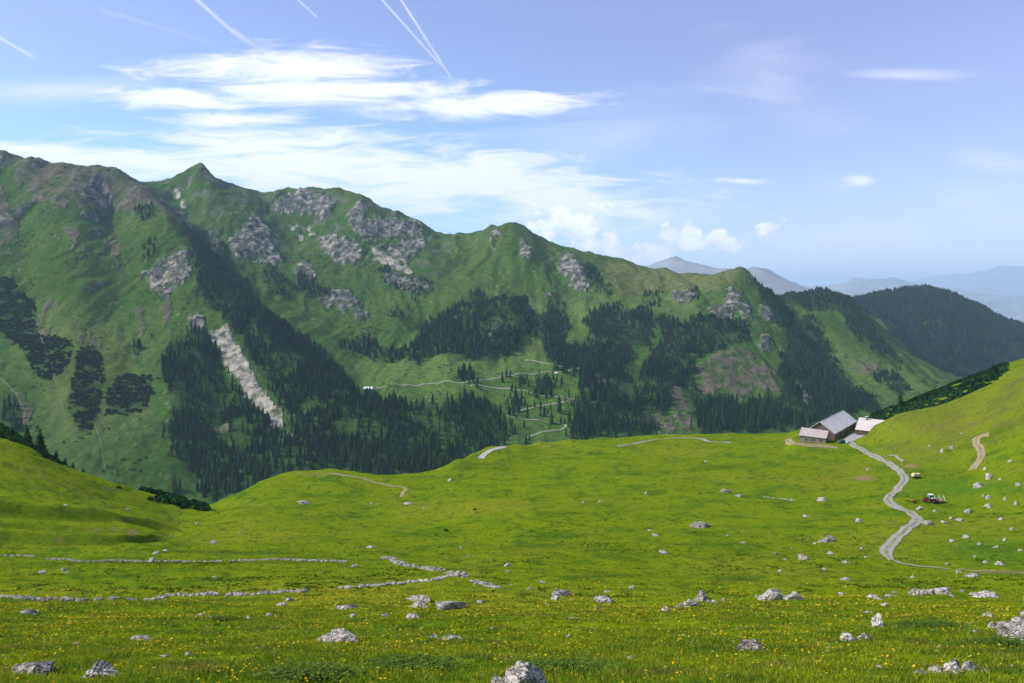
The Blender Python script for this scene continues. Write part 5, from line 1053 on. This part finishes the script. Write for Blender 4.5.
def trail(x0, y0, x1, y1, wd, s0=1.0, s1=1.0):
    u0, e0, u1, e1 = (x0-CX)/F, (HY-y0)/F, (x1-CX)/F, (HY-y1)/F; L2 = math.hypot(u1-u0, e1-e0); a, b = (u1-u0)/L2, (e1-e0)/L2
    du = t.m('SUBTRACT', U, u0); de = t.m('SUBTRACT', E, e0); al = t.m('DIVIDE', t.m('ADD', t.m('MULTIPLY', du, a), t.m('MULTIPLY', de, b)), L2); pr = t.m('ABSOLUTE', t.m('SUBTRACT', t.m('MULTIPLY', de, a), t.m('MULTIPLY', du, b)))
    pr = t.m('ADD', pr, t.m('MULTIPLY', t.m('SUBTRACT', nzB, .5), wd/F*.5)); wd *= .7; core = t.m('SUBTRACT', 1.0, t.ramp(pr, 0.0, wd/F)); ends = t.m('MULTIPLY', t.ramp(al, -.06, .04), t.m('SUBTRACT', 1.0, t.ramp(al, .85, 1.05)))
    return t.m('MULTIPLY', t.m('MULTIPLY', core, ends), t.ramp(al, 0.0, 1.0, s0, s1, False))
tr_f = None
for a in ((375,-8,445,70,2.4,.75,.5),(396,-8,455,84,2.8,.85,.45),(180,-15,240,38,4.5,.7,.5),(232,30,268,55,7,.5,.25),(294,-4,319,19,2.4,.6,.4),(-10,32,38,60,4,.6,.35),(470,108,482,124,1.8,.4,.3),(345,120,362,138,1.6,.3,.25),(425,118,436,130,1.6,.3,.2),(100,10,220,45,5,.18,.12)):
    v = trail(*a); tr_f = v if tr_f is None else t.m('MAXIMUM', tr_f, v)
skyc = t.mix(1.0, sky.outputs[0], (1.42,1.20,1.25,1), 'MULTIPLY')
left = t.m('MULTIPLY', t.ramp(U, .45, -.35), front); skyc = t.mix(left, skyc, t.mix(1.0, sky.outputs[0], (1.05,1.36,1.50,1), 'MULTIPLY'))
up = t.ramp(E, .16, .40); lav = t.m('MULTIPLY', up, front)
skyc = t.mix(lav, skyc, t.mix(1.0, sky.outputs[0], (1.72,1.28,1.45,1), 'MULTIPLY'))
skyc = t.mix(t.m('MULTIPLY', left, .45), skyc, t.mix(1.0, sky.outputs[0], (1.35,1.38,1.62,1), 'MULTIPLY'))
CW = (8.6,8.4,8.7,1)
tot = t.m('MULTIPLY', t.m('MAXIMUM', t.m('MAXIMUM', t.m('MULTIPLY', cirrus, .88), t.m('MULTIPLY', faint, .42)), t.m('MAXIMUM', t.m('MULTIPLY', tr_f, .62), t.m('MULTIPLY', strk, .7))), front)
skyc = t.mix(tot, skyc, CW); skyc = t.mix(t.m('MULTIPLY', t.m('MULTIPLY', cum, front), .97), skyc, t.mix(t.ramp(nzB, .35, .65), (7.4,7.6,8.4,1), (10.8,10.1,9.7,1)))
t.l.new(skyc, bg.inputs[0]); bg.inputs[1].default_value = .125
HAZE = True
if HAZE:
    hz, th_, ho = new_mat('haze_air'); pv = th_.node('ShaderNodeVolumePrincipled'); pv.inputs['Color'].default_value = (.62,.82,1.0,1); pv.inputs['Density'].default_value = 5.6e-5; pv.inputs['Anisotropy'].default_value = .1
    pv.inputs['Density Attribute'].default_value = ''; pv.inputs['Color Attribute'].default_value = ''; pv.inputs['Temperature Attribute'].default_value = ''
    th_.l.new(pv.outputs[0], ho.inputs['Volume']); hi = float(max(Z.max(), 430))+25; lo = float(Z.min())-1.5; S = 125000.0
    V, Fc = [], []; boxv(V, Fc, (-S,-6500,lo), (2*S,0,0), (0,6500+78000,0), (0,0,hi-lo)); h = mesh_py('haze', V, Fc, hz); tag(h, 'thin blue haze filling the valley air', 'haze', None, 'stuff'); print('haze z', lo, hi)
cam = bpy.data.cameras.new('camera'); cam.sensor_width = 36.0; cam.lens = 36.0*F/1024; cam.shift_y = -(341.5-HY)/1024; cam.clip_start = .1; cam.clip_end = 400000
co_ = bpy.data.objects.new('camera', cam); COL.objects.link(co_); co_.location = (0,0,0); co_.rotation_euler = (R(90),0,0); scene.camera = co_
scene.view_settings.view_transform = 'Standard'; scene.view_settings.look = 'None'; scene.view_settings.exposure = 0.32; scene.view_settings.gamma = 1.0
scene.cycles.use_denoising = True; scene.cycles.max_bounces = 5; scene.cycles.diffuse_bounces = 2; scene.cycles.transparent_max_bounces = 6; scene.cycles.volume_bounces = 2
